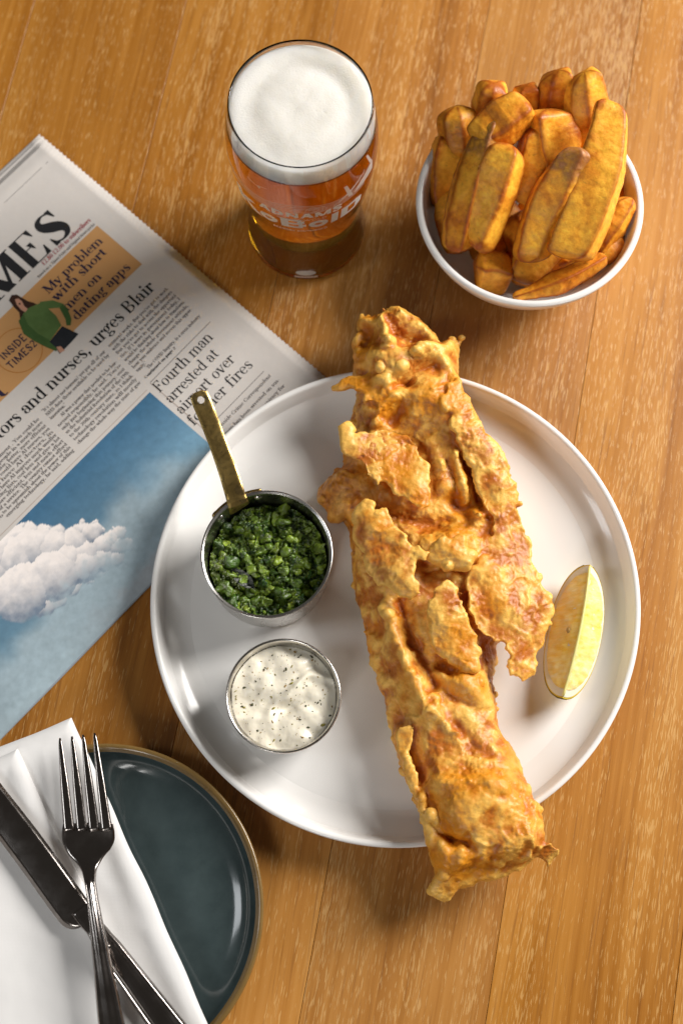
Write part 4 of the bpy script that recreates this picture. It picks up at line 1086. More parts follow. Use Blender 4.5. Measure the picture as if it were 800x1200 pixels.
gold = np.array((0.84, 0.315, 0.016)); pale = np.array((0.96, 0.515, 0.05)); brown = np.array((0.36, 0.088, 0.005)); skin = np.array((0.24, 0.105, 0.035)); dark = np.array((0.20, 0.07, 0.012))
def chip(label, p0, p1, z0, z1, wpx, tpx, seed, roll=0.0, bend=0.0, skin_end=0, tone=0.0, shape='box', taper=(0.85, 0.85), bendz=0.0):
    a = at(*p0, z0); b = at(*p1, z1); L = np.linalg.norm(b - a)
    t = (b - a) / L; s = np.cross(t, (0, 0, 1.0)); s /= np.linalg.norm(s); n = np.cross(s, t)
    c, s_ = math.cos(roll), math.sin(roll); S = c * s + s_ * n; N = -s_ * s + c * n
    nl, nc = 120, 64; w = wpx * 0.00059 / 2; h = tpx * 0.00062 / 2
    V = []; f = np.linspace(0, 1, nl)
    pr = random.Random(seed * 13)
    if shape == 'wedge': poly = [(-1.0, -0.9), (0.85, -1.0), (1.0, -0.35), (0.15, 1.0), (-0.85, 0.35)]
    elif shape == 'round': poly = [(-0.9, -1.0), (0.95, -0.9), (1.0, 0.35), (0.25, 1.0), (-0.9, 0.7)]
    else: poly = [(-1.0, -0.95), (0.95, -1.0), (0.85, 0.95), (-0.92, 0.80)]
    poly = [np.array((x * pr.uniform(0.85, 1.08), y * pr.uniform(0.85, 1.08))) for x, y in poly]
    corners = np.array(poly)
    for cc_ in (0.955, 0.84):
        q_ = []
        for i in range(len(poly)):
            a_, b_ = poly[i], poly[(i + 1) % len(poly)]; q_ += [a_ * cc_ + b_ * (1 - cc_), a_ * (1 - cc_) + b_ * cc_]
        poly = q_
    poly = np.array(poly + [poly[0]]); sl = np.concatenate([[0], np.cumsum(np.linalg.norm(np.diff(poly, axis=0), axis=1))]); tq = np.linspace(0, sl[-1], nc, endpoint=False)
    cx_ = np.interp(tq, sl, poly[:, 0]); cy_ = np.interp(tq, sl, poly[:, 1])
    wv1 = [pr.uniform(-0.07, 0.07) for _ in range(6)]; wv2 = [pr.uniform(-0.07, 0.07) for _ in range(6)]; tw = pr.uniform(-0.35, 0.35); sh0, sh1 = pr.uniform(-0.4, 0.4), pr.uniform(-0.4, 0.4)
    LV = []
    for i in range(nl):
        e = min(f[i], 1 - f[i]) * L; capr = min(w, h) * (0.38 if shape == 'box' else 0.6)
        q = 1.0 if e > capr else math.sqrt(max(1 - (1 - e / capr) ** 2.6, 0.0))
        tp__ = taper[0] + (1 - taper[0]) * min(1, f[i] / 0.45) if f[i] < 0.5 else taper[1] + (1 - taper[1]) * min(1, (1 - f[i]) / 0.45)
        mid = a + t * L * f[i] + S * bend * 0.0005 * math.sin(PI * f[i]) + N * bendz * 0.0005 * math.sin(PI * f[i])
        lens = 0.74 + 0.26 * math.sqrt(max(0.0, 1 - abs(2 * f[i] - 1 + 0.2 * tw) ** 2.4)); sc = max(q, 0.03) * tp__ * lens * 1.06
        kw = 1 + float(np.interp(f[i] * 5, range(6), wv1)); kh = 1 + float(np.interp(f[i] * 5, range(6), wv2))
        ct, st_ = math.cos(tw * (f[i] - 0.5)), math.sin(tw * (f[i] - 0.5)); S2 = ct * S + st_ * N; N2 = -st_ * S + ct * N
        sh_ = (sh0 * max(0, 1 - f[i] / 0.35) + sh1 * max(0, 1 - (1 - f[i]) / 0.35)) * w
        for k in range(nc): V.append(mid + S2 * cx_[k] * w * sc * kw + N2 * cy_[k] * h * sc * kh + t * sh_ * cx_[k] * sc); LV.append((f[i], cx_[k], cy_[k]))
    V = np.array(V); LV = np.array(LV)
    Fq = [(i * nc + k, i * nc + (k + 1) % nc, (i + 1) * nc + (k + 1) % nc, (i + 1) * nc + k) for i in range(nl - 1) for k in range(nc)]
    Fc = Fq + [tuple(range(nc))[::-1], tuple((nl - 1) * nc + k for k in range(nc))]
    cen = (a + b) / 2; D = V - cen; D /= np.linalg.norm(D, axis=1, keepdims=True) + 1e-9
    off = np.array((seed * 0.37, seed * 0.11, seed * 0.23))
    V2 = V + (S * cx_.repeat(1).mean() if False else 0)
    rad = V - (a + np.outer(LV[:, 0] * L, t)); rad /= np.linalg.norm(rad, axis=1, keepdims=True) + 1e-9
    d = 0.0013 * fbm(V + off, 30, 2, seed) + 0.00045 * fbm(V + off, 170, 2, seed + 2)
    V2 = V + rad * d[:, None]
    n1 = fbm(V + off, 55, 3, seed + 7); n2 = fbm(V + off, 260, 3, seed + 9)
    cd_ = np.min(np.hypot(LV[:, 1][:, None] - corners[:, 0] * 0.93, LV[:, 2][:, None] - corners[:, 1] * 0.93), axis=1); edge = np.clip(np.exp(-cd_ / 0.10) * 1.7 + 0.35 * n1 * np.exp(-cd_ / 0.4) , 0, 1)
    endf = np.clip(1 - np.minimum(LV[:, 0], 1 - LV[:, 0]) / 0.10, 0, 1)
    k = np.clip(0.16 + 0.9 * n1 + 0.25 * n2 + tone, 0, 1)[:, None]
    col = pale * (1 - k) + gold * k
    bw = np.clip(0.78 * edge + 0.75 * endf * (0.8 + n1) + 0.5 * np.clip(0.6 * n2 + n1 * 0.8 - 0.16, 0, 1) + tone * 0.7, 0, 0.95)[:, None]
    col = col * (1 - bw) + brown * bw
    sp = (sstep(0.55, 0.65, fbm(V + off, 420, 2, seed + 12)) * 0.3)[:, None]
    col = col * (1 - sp) + dark * sp
    if skin_end:
        e = (LV[:, 0] if skin_end == 1 else 1 - LV[:, 0]) + 0.10 * n1 + 0.03 * n2
        sk = (sstep(0.30, 0.20, e) * np.clip(0.75 + 0.6 * n2, 0, 1))[:, None]
        skc = skin * (1 + 0.9 * n2[:, None]) + np.array((0.10, 0.06, 0.03)) * np.clip(n2, 0, 1)[:, None] * 2
        col = col * (1 - sk) + np.clip(skc, 0.01, 1) * sk
    o = mesh_obj('chip', V2, Fc, M['chip'], None, True, tuple((a + b) / 2)); fix_normals(o); set_color(o, np.clip(col, 0.005, 1))
    tag(o, label, 'chip', 'thick cut chips in the white bowl')
    return o
chip('long chip with brown skin at its top, along the bowl\'s shadowed side', (580, 140), (536, 296), 0.098, 0.062, 40, 36, 1, 0.35, 4, 1, 0.06, 'wedge')
chip('orange chip lying across the back, crispy end towards the middle', (618, 118), (556, 166), 0.102, 0.088, 40, 34, 2, -0.2, 0, 0, 0.28)
chip('plump pale chip standing in front with a ridge down its length', (600, 170), (556, 292), 0.099, 0.066, 54, 40, 3, 0.55, -3, 0, -0.02, 'wedge')
chip('broad middle chip with brown potato skin on its upper end', (674, 172), (614, 308), 0.105, 0.064, 50, 42, 4, -0.5, 7, 1, 0.0, 'wedge')
chip('longest curved chip standing tallest, leaning from rim to front', (716, 118), (664, 304), 0.112, 0.072, 50, 38, 5, -0.15, -10, 0, -0.10, 'box', (0.8, 1.0))
chip('upright golden chip behind the longest curved chip', (684, 84), (694, 188), 0.106, 0.062, 44, 36, 6, 0.1, 2, 0, -0.02, 'round')
chip('upright rounded chip at the back, shorter neighbour of the upright golden one', (654, 82), (648, 168), 0.100, 0.058, 40, 34, 7, -0.2, 3, 0, 0.16, 'round')
chip('short blunt chip end poking up at the back rim', (580, 98), (570, 156), 0.094, 0.060, 36, 34, 8, 0.3, 0, 0, 0.02, 'round')
chip('chip resting over the rim with a dark spot on its end', (534, 124), (541, 182), 0.080, 0.058, 42, 34, 9, 0.3, 0, 0, 0.18, 'round')
chip('small dark brown chip tip between the back chips', (617, 100), (612, 160), 0.092, 0.062, 30, 28, 10, 0.0, 0, 0, 0.45)
chip('wide pale chip in the middle behind the skin-ended one', (640, 128), (654, 212), 0.096, 0.062, 56, 34, 11, 0.2, 0, 0, -0.06)
chip('narrow chip squeezed upright in the middle of the heap', (626, 150), (612, 238), 0.094, 0.056, 32, 30, 12, 0.1, 0, 0, 0.10)
chip('shaded chip against the inside wall below the rim', (528, 158), (521, 246), 0.066, 0.040, 36, 32, 13, 0.2, 3, 0, 0.12)
chip('stubby cube of chip low at the front of the bowl', (556, 312), (598, 322), 0.050, 0.046, 38, 36, 14, 0.2, 0, 0, 0.25, 'box', (0.95, 0.95))
chip('low chip under the broad middle chip near the front', (662, 250), (606, 330), 0.056, 0.044, 44, 36, 15, 0.4, 0, 0, 0.06)
chip('thin crispy chip lying along the front rim', (710, 301), (600, 349), 0.064, 0.060, 26, 22, 16, 0.5, -5, 0, 0.38, 'wedge', (0.7, 0.5))
chip('chip with a pointed brown tip by the bowl\'s sunny side', (740, 232), (690, 296), 0.066, 0.046, 36, 30, 17, -0.3, 3, 0, 0.08, 'round', (0.5, 1.0))
chip('half hidden chip low against the sunny inside wall', (726, 272), (684, 304), 0.046, 0.042, 38, 32, 18, 0.2, 0, 0, 0.14)
chip('chip buried under the heap behind the front pair', (604, 250), (640, 300), 0.048, 0.034, 44, 36, 19, 0.3, 0, 0, 0.2)
chip('buried chip glimpsed between the tall curved chip and wall', (690, 190), (720, 260), 0.056, 0.036, 44, 36, 20, 0.3, 0, 0, 0.2)

for i, (p0_, p1_, z_) in enumerate((((548, 210), (600, 262), 0.040), ((560, 262), (590, 300), 0.034), ((590, 300), (650, 318), 0.030), ((640, 300), (700, 318), 0.034), ((700, 240), (728, 196), 0.038), ((526, 222), (542, 296), 0.047), ((660, 220), (610, 262), 0.036), ((700, 275), (650, 312), 0.038))):
    chip(('chip deep in the bowl under the plump pale chip', 'chip deep in the bowl above the stubby cube', 'chip at the bottom beside the stubby cube', 'chip at the bottom behind the thin crispy chip', 'deep chip beside the inside wall under the tall curved chip', 'deep chip in the dark gap by the shadowed inside wall', 'deep chip in the gap under the middle chips', 'deep chip under the foot of the longest curved chip')[i], p0_, p1_, z_, z_ - 0.004, 40, 34, 30 + i, 0.2 * i, 0, 0, 0.15, 'box')

# ------------------------------------------------------------------ little saucepan of crushed peas
sz = FLOOR_Z + 0.0425
sc = at(312.5, 649, sz); sc = np.array((sc[0], sc[1], 0.0)); SR = 0.0388
pan = thing('small_saucepan', 'small steel saucepan with brass handle holding green peas on the white plate', 'saucepan', tuple(sc + (0, 0, FLOOR_Z)))
z0 = FLOOR_Z + 0.0003
pp = smooth_profile([(0, z0), (0.030, z0), (0.0345, z0 + 0.0012), (0.0366, z0 + 0.006), (0.0374, z0 + 0.02), (0.0378, sz - 0.002), (SR, sz), (SR - 0.0004, sz + 0.0007), (SR - 0.0014, sz + 0.0004), (SR - 0.0022, sz - 0.002), (0.0360, z0 + 0.02), (0.0350, z0 + 0.005), (0.032, z0 + 0.0022), (0, z0 + 0.002)], 4)
V, Fc = lathe(pp, 110, sc); o = mesh_obj('pan_body', V, Fc, M['steel'], pan); fix_normals(o)
# handle: flat brass bar rising from the rim, hole at the tip
nh = 44; hp = smooth_interp([(0, 281, 596), (0.08, 277, 584), (0.3, 266, 549), (0.65, 248, 500), (0.9, 236, 470), (1, 231.5, 459)], np.linspace(0, 1, nh))
hz = np.interp(np.linspace(0, 1, nh), [0, 0.06, 0.14, 1], [sz - 0.006, sz + 0.001, sz + 0.0035, sz + 0.017])
hwid = np.interp(np.linspace(0, 1, nh), [0, 0.08, 0.5, 0.88, 0.95, 0.985, 1], [27, 24, 21.5, 23, 22, 15, 7]) * 0.00050
cl = np.array([at(x, y, z) for (x, y), z in zip(hp, hz)])
T = np.gradient(cl, axis=0); T /= np.linalg.norm(T, axis=1, keepdims=True); S = np.cross(T, (0, 0, 1.0)); S /= np.linalg.norm(S, axis=1, keepdims=True); N = np.cross(S, T)
hole_i = nh - 5
bm = bmesh.new(); nw = 15; ws = np.linspace(-1, 1, nw); grid = {}
hc_ = cl[hole_i]
for i in range(nh):
    for k in range(nw):
        p = cl[i] + S[i] * ws[k] * hwid[i] / 2
        dd = p - hc_; q = np.array((dd @ S[hole_i], dd @ T[hole_i])); rr_ = np.linalg.norm(q)
        if 0.0016 < rr_ < 0.0030:
            p = hc_ + (S[hole_i] * q[0] + T[hole_i] * q[1]) / rr_ * 0.0023 if rr_ < 0.0030 and rr_ >= 0.0016 else p
        grid[i, k] = (p, rr_ <= 0.0016)
vt = {}; 
for (i, k), (p, hole) in grid.items():
    if not hole:
        ed = 0.0007 * (1 - abs(ws[k]) ** 8)
        vt[i, k] = (bm.verts.new(p + N[i] * ed), bm.verts.new(p - N[i] * 0.0009))
for i in range(nh - 1):
    for k in range(nw - 1):
        q = [(i, k), (i, k + 1), (i + 1, k + 1), (i + 1, k)]
        if all(x in vt for x in q):
            bm.faces.new([vt[x][0] for x in q]); bm.faces.new([vt[x][1] for x in q][::-1])
for i in range(nh - 1):                      # close the outside edges
    for k in range(nw - 1):
        q = [(i, k), (i, k + 1), (i + 1, k + 1), (i + 1, k)]
        if not all(x in vt for x in q): continue
        for a_, b_, nb in ((q[0], q[1], (i - 1, k)), (q[1], q[2], (i, k + 1)), (q[2], q[3], (i + 1, k)), (q[3], q[0], (i, k - 1))):
            ni, nk_ = nb; ok = 0 <= ni < nh - 1 and 0 <= nk_ < nw - 1 and all(x in vt for x in [(ni, nk_), (ni, nk_ + 1), (ni + 1, nk_ + 1), (ni + 1, nk_)])
            if not ok: bm.faces.new((vt[b_][0], vt[a_][0], vt[a_][1], vt[b_][1]))
bm.verts.index_update()
V = [tuple(v.co) for v in bm.verts]; Fc = [tuple(v.index for v in f.verts) for f in bm.faces]; bm.free()
handle = mesh_obj('handle', V, Fc, M['brass'], pan, smooth=False); fix_normals(handle)
# strap riveted across the rim, with two rivets
aa = math.atan2(cl[0][1] - sc[1], cl[0][0] - sc[0])
V = []; ns = 24
for k in range(ns):
    a = aa - 0.42 + 0.84 * k / (ns - 1)
    for r_, z_ in ((SR + 0.0002, sz - 0.009), (SR + 0.0018, sz - 0.009), (SR + 0.0020, sz - 0.0015), (SR + 0.0006, sz - 0.0013)):
        V.append((sc[0] + r_ * math.cos(a), sc[1] + r_ * math.sin(a), z_))
Fc = [(i * 4 + k, i * 4 + (k + 1) % 4, (i + 1) * 4 + (k + 1) % 4, (i + 1) * 4 + k) for i in range(ns - 1) for k in range(4)] + [(0, 1, 2, 3), tuple((ns - 1) * 4 + k for k in range(4))]
strap = mesh_obj('handle_strap', V, Fc, M['brass'], pan); fix_normals(strap)
for a in (aa + 0.36, aa - 0.36):
    for sg, rr_ in ((1, SR + 0.0016), (-1, SR - 0.0024)):
        c0 = np.array((sc[0] + rr_ * math.cos(a), sc[1] + rr_ * math.sin(a), sz - 0.005)); dr = np.array((math.cos(a), math.sin(a), 0)) * sg
        tt_ = np.array((-math.sin(a), math.cos(a), 0)); V = []; Fc = []
        for j in range(4):
            ph = j / 3 * PI / 2; rad = 0.0028 * math.cos(ph)
            for k in range(12):
                b = 2 * PI * k / 12; V.append(c0 + dr * 0.0015 * math.sin(ph) + tt_ * rad * math.cos(b) + np.array((0, 0, 1)) * rad * math.sin(b))
        Fc = [(j * 12 + k, j * 12 + (k + 1) % 12, (j + 1) * 12 + (k + 1) % 12, (j + 1) * 12 + k) for j in range(3) for k in range(12)]
        o = mesh_obj('rivet', V, Fc, M['steel'], pan); fix_normals(o)

# peas: a crushed mass with whole and split peas on it
peas = thing('crushed_peas', 'crushed green peas with a dark mint leaf filling the small saucepan', 'peas', tuple(sc + (0, 0, FLOOR_Z + 0.004)))
PZ0 = sz - 0.0225
n = 190; g = np.linspace(-0.0352, 0.0352, n); X, Y = np.meshgrid(g, g); R_ = np.hypot(X, Y)
Pm = P3(X.ravel() + 3, Y.ravel())
f1, f2 = worley(Pm, 135, 3); f1b, _ = worley(Pm, 420, 8)
hgt = 0.0056 * fbm(Pm, 60, 3, 2) + 0.0068 * (1 - np.clip(f1, 0, 1)) ** 1.0 + 0.0026 * (1 - f1b) + 0.0026 * fbm(Pm, 420, 3, 6)
top = PZ0 + hgt.reshape(X.shape) + 0.0045 * (1 - (R_ / 0.036) ** 2) - 0.08 * (X - Y * 0) * 0
msk = R_ < 0.0350
V, Fq = hf_shell(X + sc[0], Y + sc[1], np.where(R_ < 0.0356, top, PZ0), np.full_like(X, PZ0 - 0.012), msk)
mash = mesh_obj('pea_mash', V, Fq, M['pea'], peas); mash['kind'] = 'stuff'
vv = np.array([v.co for v in mash.data.vertices]); q1 = fbm(vv, 150, 3, 31); q2 = fbm(vv, 600, 2, 33)
kk = np.clip(0.45 + 0.9 * q1 + 0.5 * q2, 0, 1)[:, None]
set_color(mash, np.array((0.012, 0.040, 0.004)) * (1 - kk) + np.array((0.17, 0.25, 0.018)) * kk)
def pea_mesh(r, seed, split):
    bm = bmesh.new(); bmesh.ops.create_icosphere(bm, subdivisions=3, radius=r)
    V = np.array([v.co for v in bm.verts]); bm.verts.index_update(); Fc = [tuple(v.index for v in f.verts) for f in bm.faces]; bm.free()
    V *= (1.0, 0.85, 0.65)
    if split: V[:, 2] = np.where(V[:, 2] > 0.25 * r, 0.25 * r - 0.5 * (V[:, 2] - 0.25 * r), V[:, 2])
    d = fbm(V + seed, 230, 3, seed); V *= (1 + 1.3 * d)[:, None]
    return V, Fc
prng = random.Random(5); spots = []
for i in range(900):
    if len(spots) >= 95: break
    a = prng.random() * 2 * PI; r = 0.0325 * math.sqrt(prng.random()); p = (r * math.cos(a), r * math.sin(a))
    if all(math.hypot(p[0] - q[0], p[1] - q[1]) > 0.0048 for q in spots): spots.append(p)
for i, (x, y) in enumerate(spots):
    r = prng.uniform(0.0016, 0.0034) if i % 7 else prng.uniform(0.0036, 0.0042)
    V, Fc = pea_mesh(r, i + 1, i % 3 == 1)
    a = prng.random() * 6.28; tl = prng.uniform(-0.9, 0.9)
    Rm = np.array(((math.cos(a), -math.sin(a), 0), (math.sin(a), math.cos(a), 0), (0, 0, 1))) @ np.array(((1, 0, 0), (0, math.cos(tl), -math.sin(tl)), (0, math.sin(tl), math.cos(tl))))
    ii = int((x + 0.0352) / 0.0704 * (n - 1)); jj = int((y + 0.0352) / 0.0704 * (n - 1))
    zt = top[jj, ii] + r * 0.15
    ctr = np.array((sc[0] + x, sc[1] + y, zt)); W = V @ Rm.T + ctr
    o = mesh_obj('pea', W, Fc, M['pea'], peas, True, tuple(ctr))
    b = prng.random(); cc = np.array((0.022, 0.070, 0.005)) * (1 - b) + np.array((0.22, 0.31, 0.020)) * b
    set_color(o, np.clip(cc * (1 + 0.8 * fbm(V + i, 260, 2, i))[:, None], 0.004, 1))
lp0 = at(272, 668, PZ0 + 0.009); lp1 = at(298, 690, PZ0 + 0.009); V = []; Fc = []
for i in range(16):
    f = i / 15; c_ = lp0 * (1 - f) + lp1 * f; t_ = (lp1 - lp0) / np.linalg.norm(lp1 - lp0); s_ = np.cross(t_, (0, 0, 1)); w_ = 0.0042 * math.sin(PI * min(max(f, 0.03), 0.97)) ** 0.7
    for k in range(7):
        g_ = k / 3 - 1; V.append(c_ + s_ * g_ * w_ + np.array((0, 0, 0.0022 * abs(g_) + 0.0012 * math.sin(i * 1.9 + k * 2.1))))
Fc = [(i * 7 + k, i * 7 + k + 1, (i + 1) * 7 + k + 1, (i + 1) * 7 + k) for i in range(15) for k in range(6)]
mesh_obj('mint_leaf', V, Fc, M['leaf'], peas)

# ------------------------------------------------------------------ ramekin of tartare sauce
rz = FLOOR_Z + 0.034
rc = at(332, 815, rz); rc = np.array((rc[0], rc[1], 0.0)); RR = 0.0330
z0 = FLOOR_Z + 0.0003
rp = smooth_profile([(0, z0), (0.0245, z0), (0.0268, z0 + 0.0012), (0.0285, z0 + 0.008), (0.0312, z0 + 0.024), (0.0320, rz - 0.003), (0.0330, rz - 0.0012), (0.0334, rz), (0.0328, rz + 0.0010), (0.0318, rz + 0.0003), (0.0310, rz - 0.0025), (0.0303, z0 + 0.024), (0.0277, z0 + 0.008), (0.0262, z0 + 0.002), (0, z0 + 0.0018)], 4)
V, Fc = lathe(rp, 110, rc); ram = mesh_obj('sauce_pot', V, Fc, M['steel'], None, True, tuple(rc + (0, 0, FLOOR_Z))); fix_normals(ram)
tag(ram, 'small round steel pot of white tartare sauce on the white plate', 'pot')
sauce = thing('tartare_sauce', 'creamy white tartare sauce flecked with herbs in the steel pot', 'sauce', tuple(rc + (0, 0, FLOOR_Z + 0.004)))
n = 130; g = np.linspace(-0.0312, 0.0312, n); X, Y = np.meshgrid(g, g); R_ = np.hypot(X, Y); Pm = P3(X.ravel() + 7, Y.ravel())
TZ = rz - 0.0075
rot = -0.35; Xr = X * math.cos(rot) - Y * math.sin(rot); Yr = X * math.sin(rot) + Y * math.cos(rot)
Wp = (0.004 * fbm(Pm, 60, 2, 12)).reshape(X.shape)
h = 0.0030 * np.exp(-((Yr + Wp + 0.001 - 0.006 * np.sin(Xr * 90)) / 0.0035) ** 2) - 0.0026 * np.exp(-((Yr + Wp + 0.0075) / 0.0045) ** 2) * np.exp(-(Xr / 0.012) ** 2) + 0.0024 * np.exp(-((Yr - 0.016) / 0.006) ** 2)
h = h + (0.0026 * fbm(Pm, 70, 2, 4) + 0.00015 * fbm(Pm, 420, 2, 6)).reshape(X.shape)
top = TZ + h + 0.0028 * (1 - (R_ / 0.031) ** 2)
V, Fq = hf_shell(X + rc[0], Y + rc[1], top, np.full_like(X, TZ - 0.010), R_ < 0.0307)
mesh_obj('sauce_mass', V, Fq, M['sauce'], sauce)
def flecks(name, mat, count, rmin, rmax, seed, flat=0.5):
    pr = random.Random(seed); parts = []
    for i in range(count):
        a = pr.random() * 2 * PI; rr = 0.0290 * math.sqrt(pr.random()); x, y = rr * math.cos(a), rr * math.sin(a)
        ii = int((x + 0.0312) / 0.0624 * (n - 1)); jj = int((y + 0.0312) / 0.0624 * (n - 1))
        bm = bmesh.new(); bmesh.ops.create_icosphere(bm, subdivisions=1, radius=1)
        q = np.array([v.co for v in bm.verts]); bm.verts.index_update(); Fc = [tuple(v.index for v in f.verts) for f in bm.faces]; bm.free()
        r = rmin + (rmax - rmin) * pr.random() ** 3
        q = q * (r * pr.uniform(0.8, 1.8), r * pr.uniform(0.5, 1.0), r * flat) * (1 + np.array([pr.uniform(-.3, .3) for _ in range(len(q))]))[:, None]
        b = pr.random() * 6.28; q = q @ np.array(((math.cos(b), math.sin(b), 0), (-math.sin(b), math.cos(b), 0), (0, 0, 1)))
        parts.append((q + (rc[0] + x, rc[1] + y, top[jj, ii] + r * 0.05), Fc))
    V, Fc = join(parts); o = mesh_obj(name, V, Fc, mat, sauce); o['kind'] = 'stuff'
flecks('herb_flecks', M['herb'], 120, 0.00018, 0.0010, 3)
flecks('mustard_flecks', M['mustard'], 90, 0.00025, 0.0008, 13)
flecks('gherkin_bits', M['gherkin'], 26, 0.0005, 0.0012, 9)

# ------------------------------------------------------------------ lemon wedge
la = at(689, 668, 0.030); lb = at(659, 812, 0.028)
lc = (la + lb) / 2; lc[2] = 0
lt = (lb - la); lt[2] = 0; LL = np.linalg.norm(lt); lt /= LL; ls = np.array((-lt[1], lt[0], 0.0))   # ls points to the bowl side
if ls[0] < 0: ls = -ls
lemon = thing('lemon_wedge', 'yellow lemon wedge resting on the white plate beside the battered fish', 'lemon', tuple(lc + (0, 0, FLOOR_Z)))
LR = 0.0248; half = LL / 2 + 0.004
A0, A1 = math.radians(-90 - 43), math.radians(-90 + 40)         # sector opening downwards, measured in the ls-z plane
def lem(f, rr, a):
    """f in -1..1 along, rr 0..1 radial"""
    r = LR * math.sqrt(max(1 - abs(f) ** 2.3, 0.0)) * rr
    p = lc + lt * f * half + ls * (r * math.cos(a)) ; z = FLOOR_Z + 0.0010 + LR * 0.985 + r * math.sin(a) - 0.0028 * f * f
    return np.array((p[0] + ls[0] * 0.002 * (1 - f * f), p[1], z))
def lem_face(a, r0, r1, nr, nf=46, dz=0.0, bumpy=0.0, nrm=None):
    V = []
    for i in range(nf):
        f = -0.985 + 1.97 * i / (nf - 1)
        for k in range(nr):
            rr = r0 + (r1 - r0) * k / (nr - 1)
            p = lem(f, rr, a)
            V.append(p)
    V = np.array(V)
    if bumpy: V = V + nrm * (bumpy * fbm(V, 240, 2, 3) + bumpy * 0.8 * np.abs(np.sin(0)))[:, None]
    Fc = [(i * nr + k, i * nr + k + 1, (i + 1) * nr + k + 1, (i + 1) * nr + k) for i in range(nf - 1) for k in range(nr - 1)]
    return V, Fc
def lem_sheet(a, fmax, rmax, nrm, lift, bumpy, nr=18, nf=64):
    V = []
    for i in range(nf):
        f = fmax * math.sin(PI / 2 * (-0.999 + 1.998 * i / (nf - 1)))
        ro = rmax * math.sqrt(max(1 - abs(f / fmax) ** 2.3, 0.0)); r_full = math.sqrt(max(1 - abs(f) ** 2.3, 1e-6))
        for k in range(nr): V.append(lem(f, ro * k / (nr - 1) / r_full, a))
    V = np.array(V); e_ = np.tile(np.linspace(0, 1, nr), nf)
    V = V + np.outer(lift + (bumpy * fbm(V, 210, 2, 3) if bumpy else 0), nrm)
    Fc = [(i * nr + k, i * nr + k + 1, (i + 1) * nr + k + 1, (i + 1) * nr + k) for i in range(nf - 1) for k in range(nr - 1)]
    return V, Fc
for a, sg in ((A0, -1), (A1, 1)):
    nr_ = ls * (-sg * math.sin(a)) + np.array((0, 0, 1.0)) * (sg * math.cos(a))
    if nr_[2] < 0: nr_ = -nr_
    V, Fc = lem_sheet(a, 0.985, 0.992, nr_, 0.0, 0.0); mesh_obj('rind_edge', V, Fc, M['rind'], lemon)
    V, Fc = lem_sheet(a, 0.965, 0.962, nr_, 0.0003, 0.0001); mesh_obj('pith_band', V, Fc, M['pith'], lemon)
    V, Fc = lem_sheet(a, 0.86, 0.885, nr_, 0.0007, 0.0007); mesh_obj('flesh_face', V, Fc, M['lemon_flesh'], lemon)
V = []; na = 24; nf = 46
for i in range(nf):
    f = -0.985 + 1.97 * i / (nf - 1)
    for k in range(na): V.append(lem(f, 1.0, A0 + (A1 - A0) * k / (na - 1)))
Fc = [(i * na + k, i * na + k + 1, (i + 1) * na + k + 1, (i + 1) * na + k) for i in range(nf - 1) for k in range(na - 1)]
mesh_obj('rind', V, Fc, M['rind'], lemon)
mp = [lem(f, 0.0, A0) + np.array((0, 0, 0.0004)) for f in np.linspace(-0.95, 0.95, 30)]
V, Fc = tube(mp, [0.0007 + 0.0002 * abs(math.sin(i * 1.7)) for i in range(30)], 8); mesh_obj('membrane', V, Fc, M['membrane'], lemon)
sp = lem(0.02, 0.34, A0) + np.array((0, 0, 0.0006))
V, Fc = lathe([(0, 0.0016), (0.0010, 0.0013), (0.0016, 0.0002), (0.0014, -0.001)], 14, sp); V = np.array(V); V[:, 1] = sp[1] + (V[:, 1] - sp[1]) * 1.35
mesh_obj('seed', V, Fc, M['seed'], lemon)

# ------------------------------------------------------------------ battered fish
def pxw(pts, z): return [tuple(at(x, y, z)[:2]) for x, y in pts]
body = [(417, 378), (424, 366), (436, 369), (446, 366), (456, 362), (470, 358), (486, 370), (500, 382), (510, 396), (516, 404), (528, 400), (541, 394), (533, 407), (536, 425), (541, 450), (556, 480), (572, 515), (588, 528), (600, 545), (608, 575), (612, 600), (616, 640), (610, 690), (598, 730), (584, 760), (580, 790), (587, 830), (596, 860), (605, 885), (614, 910), (628, 935), (637, 955), (642, 985), (638, 1002), (600, 1014), (560, 1022), (530, 1026), (512, 1024),
        (502, 1002), (497, 970), (488, 940), (476, 905), (468, 880), (460, 855), (453, 825), (442, 785), (430, 745), (420, 700), (413, 650), (410, 612), (404, 592), (386, 590), (374, 575), (378, 558), (392, 546), (402, 536), (404, 515), (412, 490), (416, 460), (414, 425), (415, 400)]
step = 0.0011
def fish_base(x, y):                      # rests across the plate's rim at both ends
    r = np.hypot(x - pc[0], y - pc[1])
    return FLOOR_Z + 0.0015 + (RIM_Z - FLOOR_Z + 0.0005) * sstep(0.085, 0.142, r)
def grid_for(poly, pad=0.004, st=step):
    P = np.array(poly); xs = np.arange(P[:, 0].min() - pad, P[:, 0].max() + pad, st); ys = np.arange(P[:, 1].min() - pad, P[:, 1].max() + pad, st)
    return np.meshgrid(xs, ys)
parts = []
bw = pxw(body, 0.036)
X, Y = grid_for(bw); PPn = P3(X.ravel(), Y.ravel())
d = poly_dist(X + (0.0022 * fbm(PPn, 130, 3, 71)).reshape(X.shape), Y + (0.0022 * fbm(PPn, 130, 3, 72)).reshape(X.shape), bw)
base = fish_base(X, Y)
Hh = 0.0300 - 0.008 * sstep(0.09, 0.16, np.hypot(X - pc[0], Y - pc[1]))
e = np.clip(d / 0.022, 0, 1); dome = (1 - (1 - e) ** 2.2) ** 0.62
top = base + 0.004 + Hh * dome
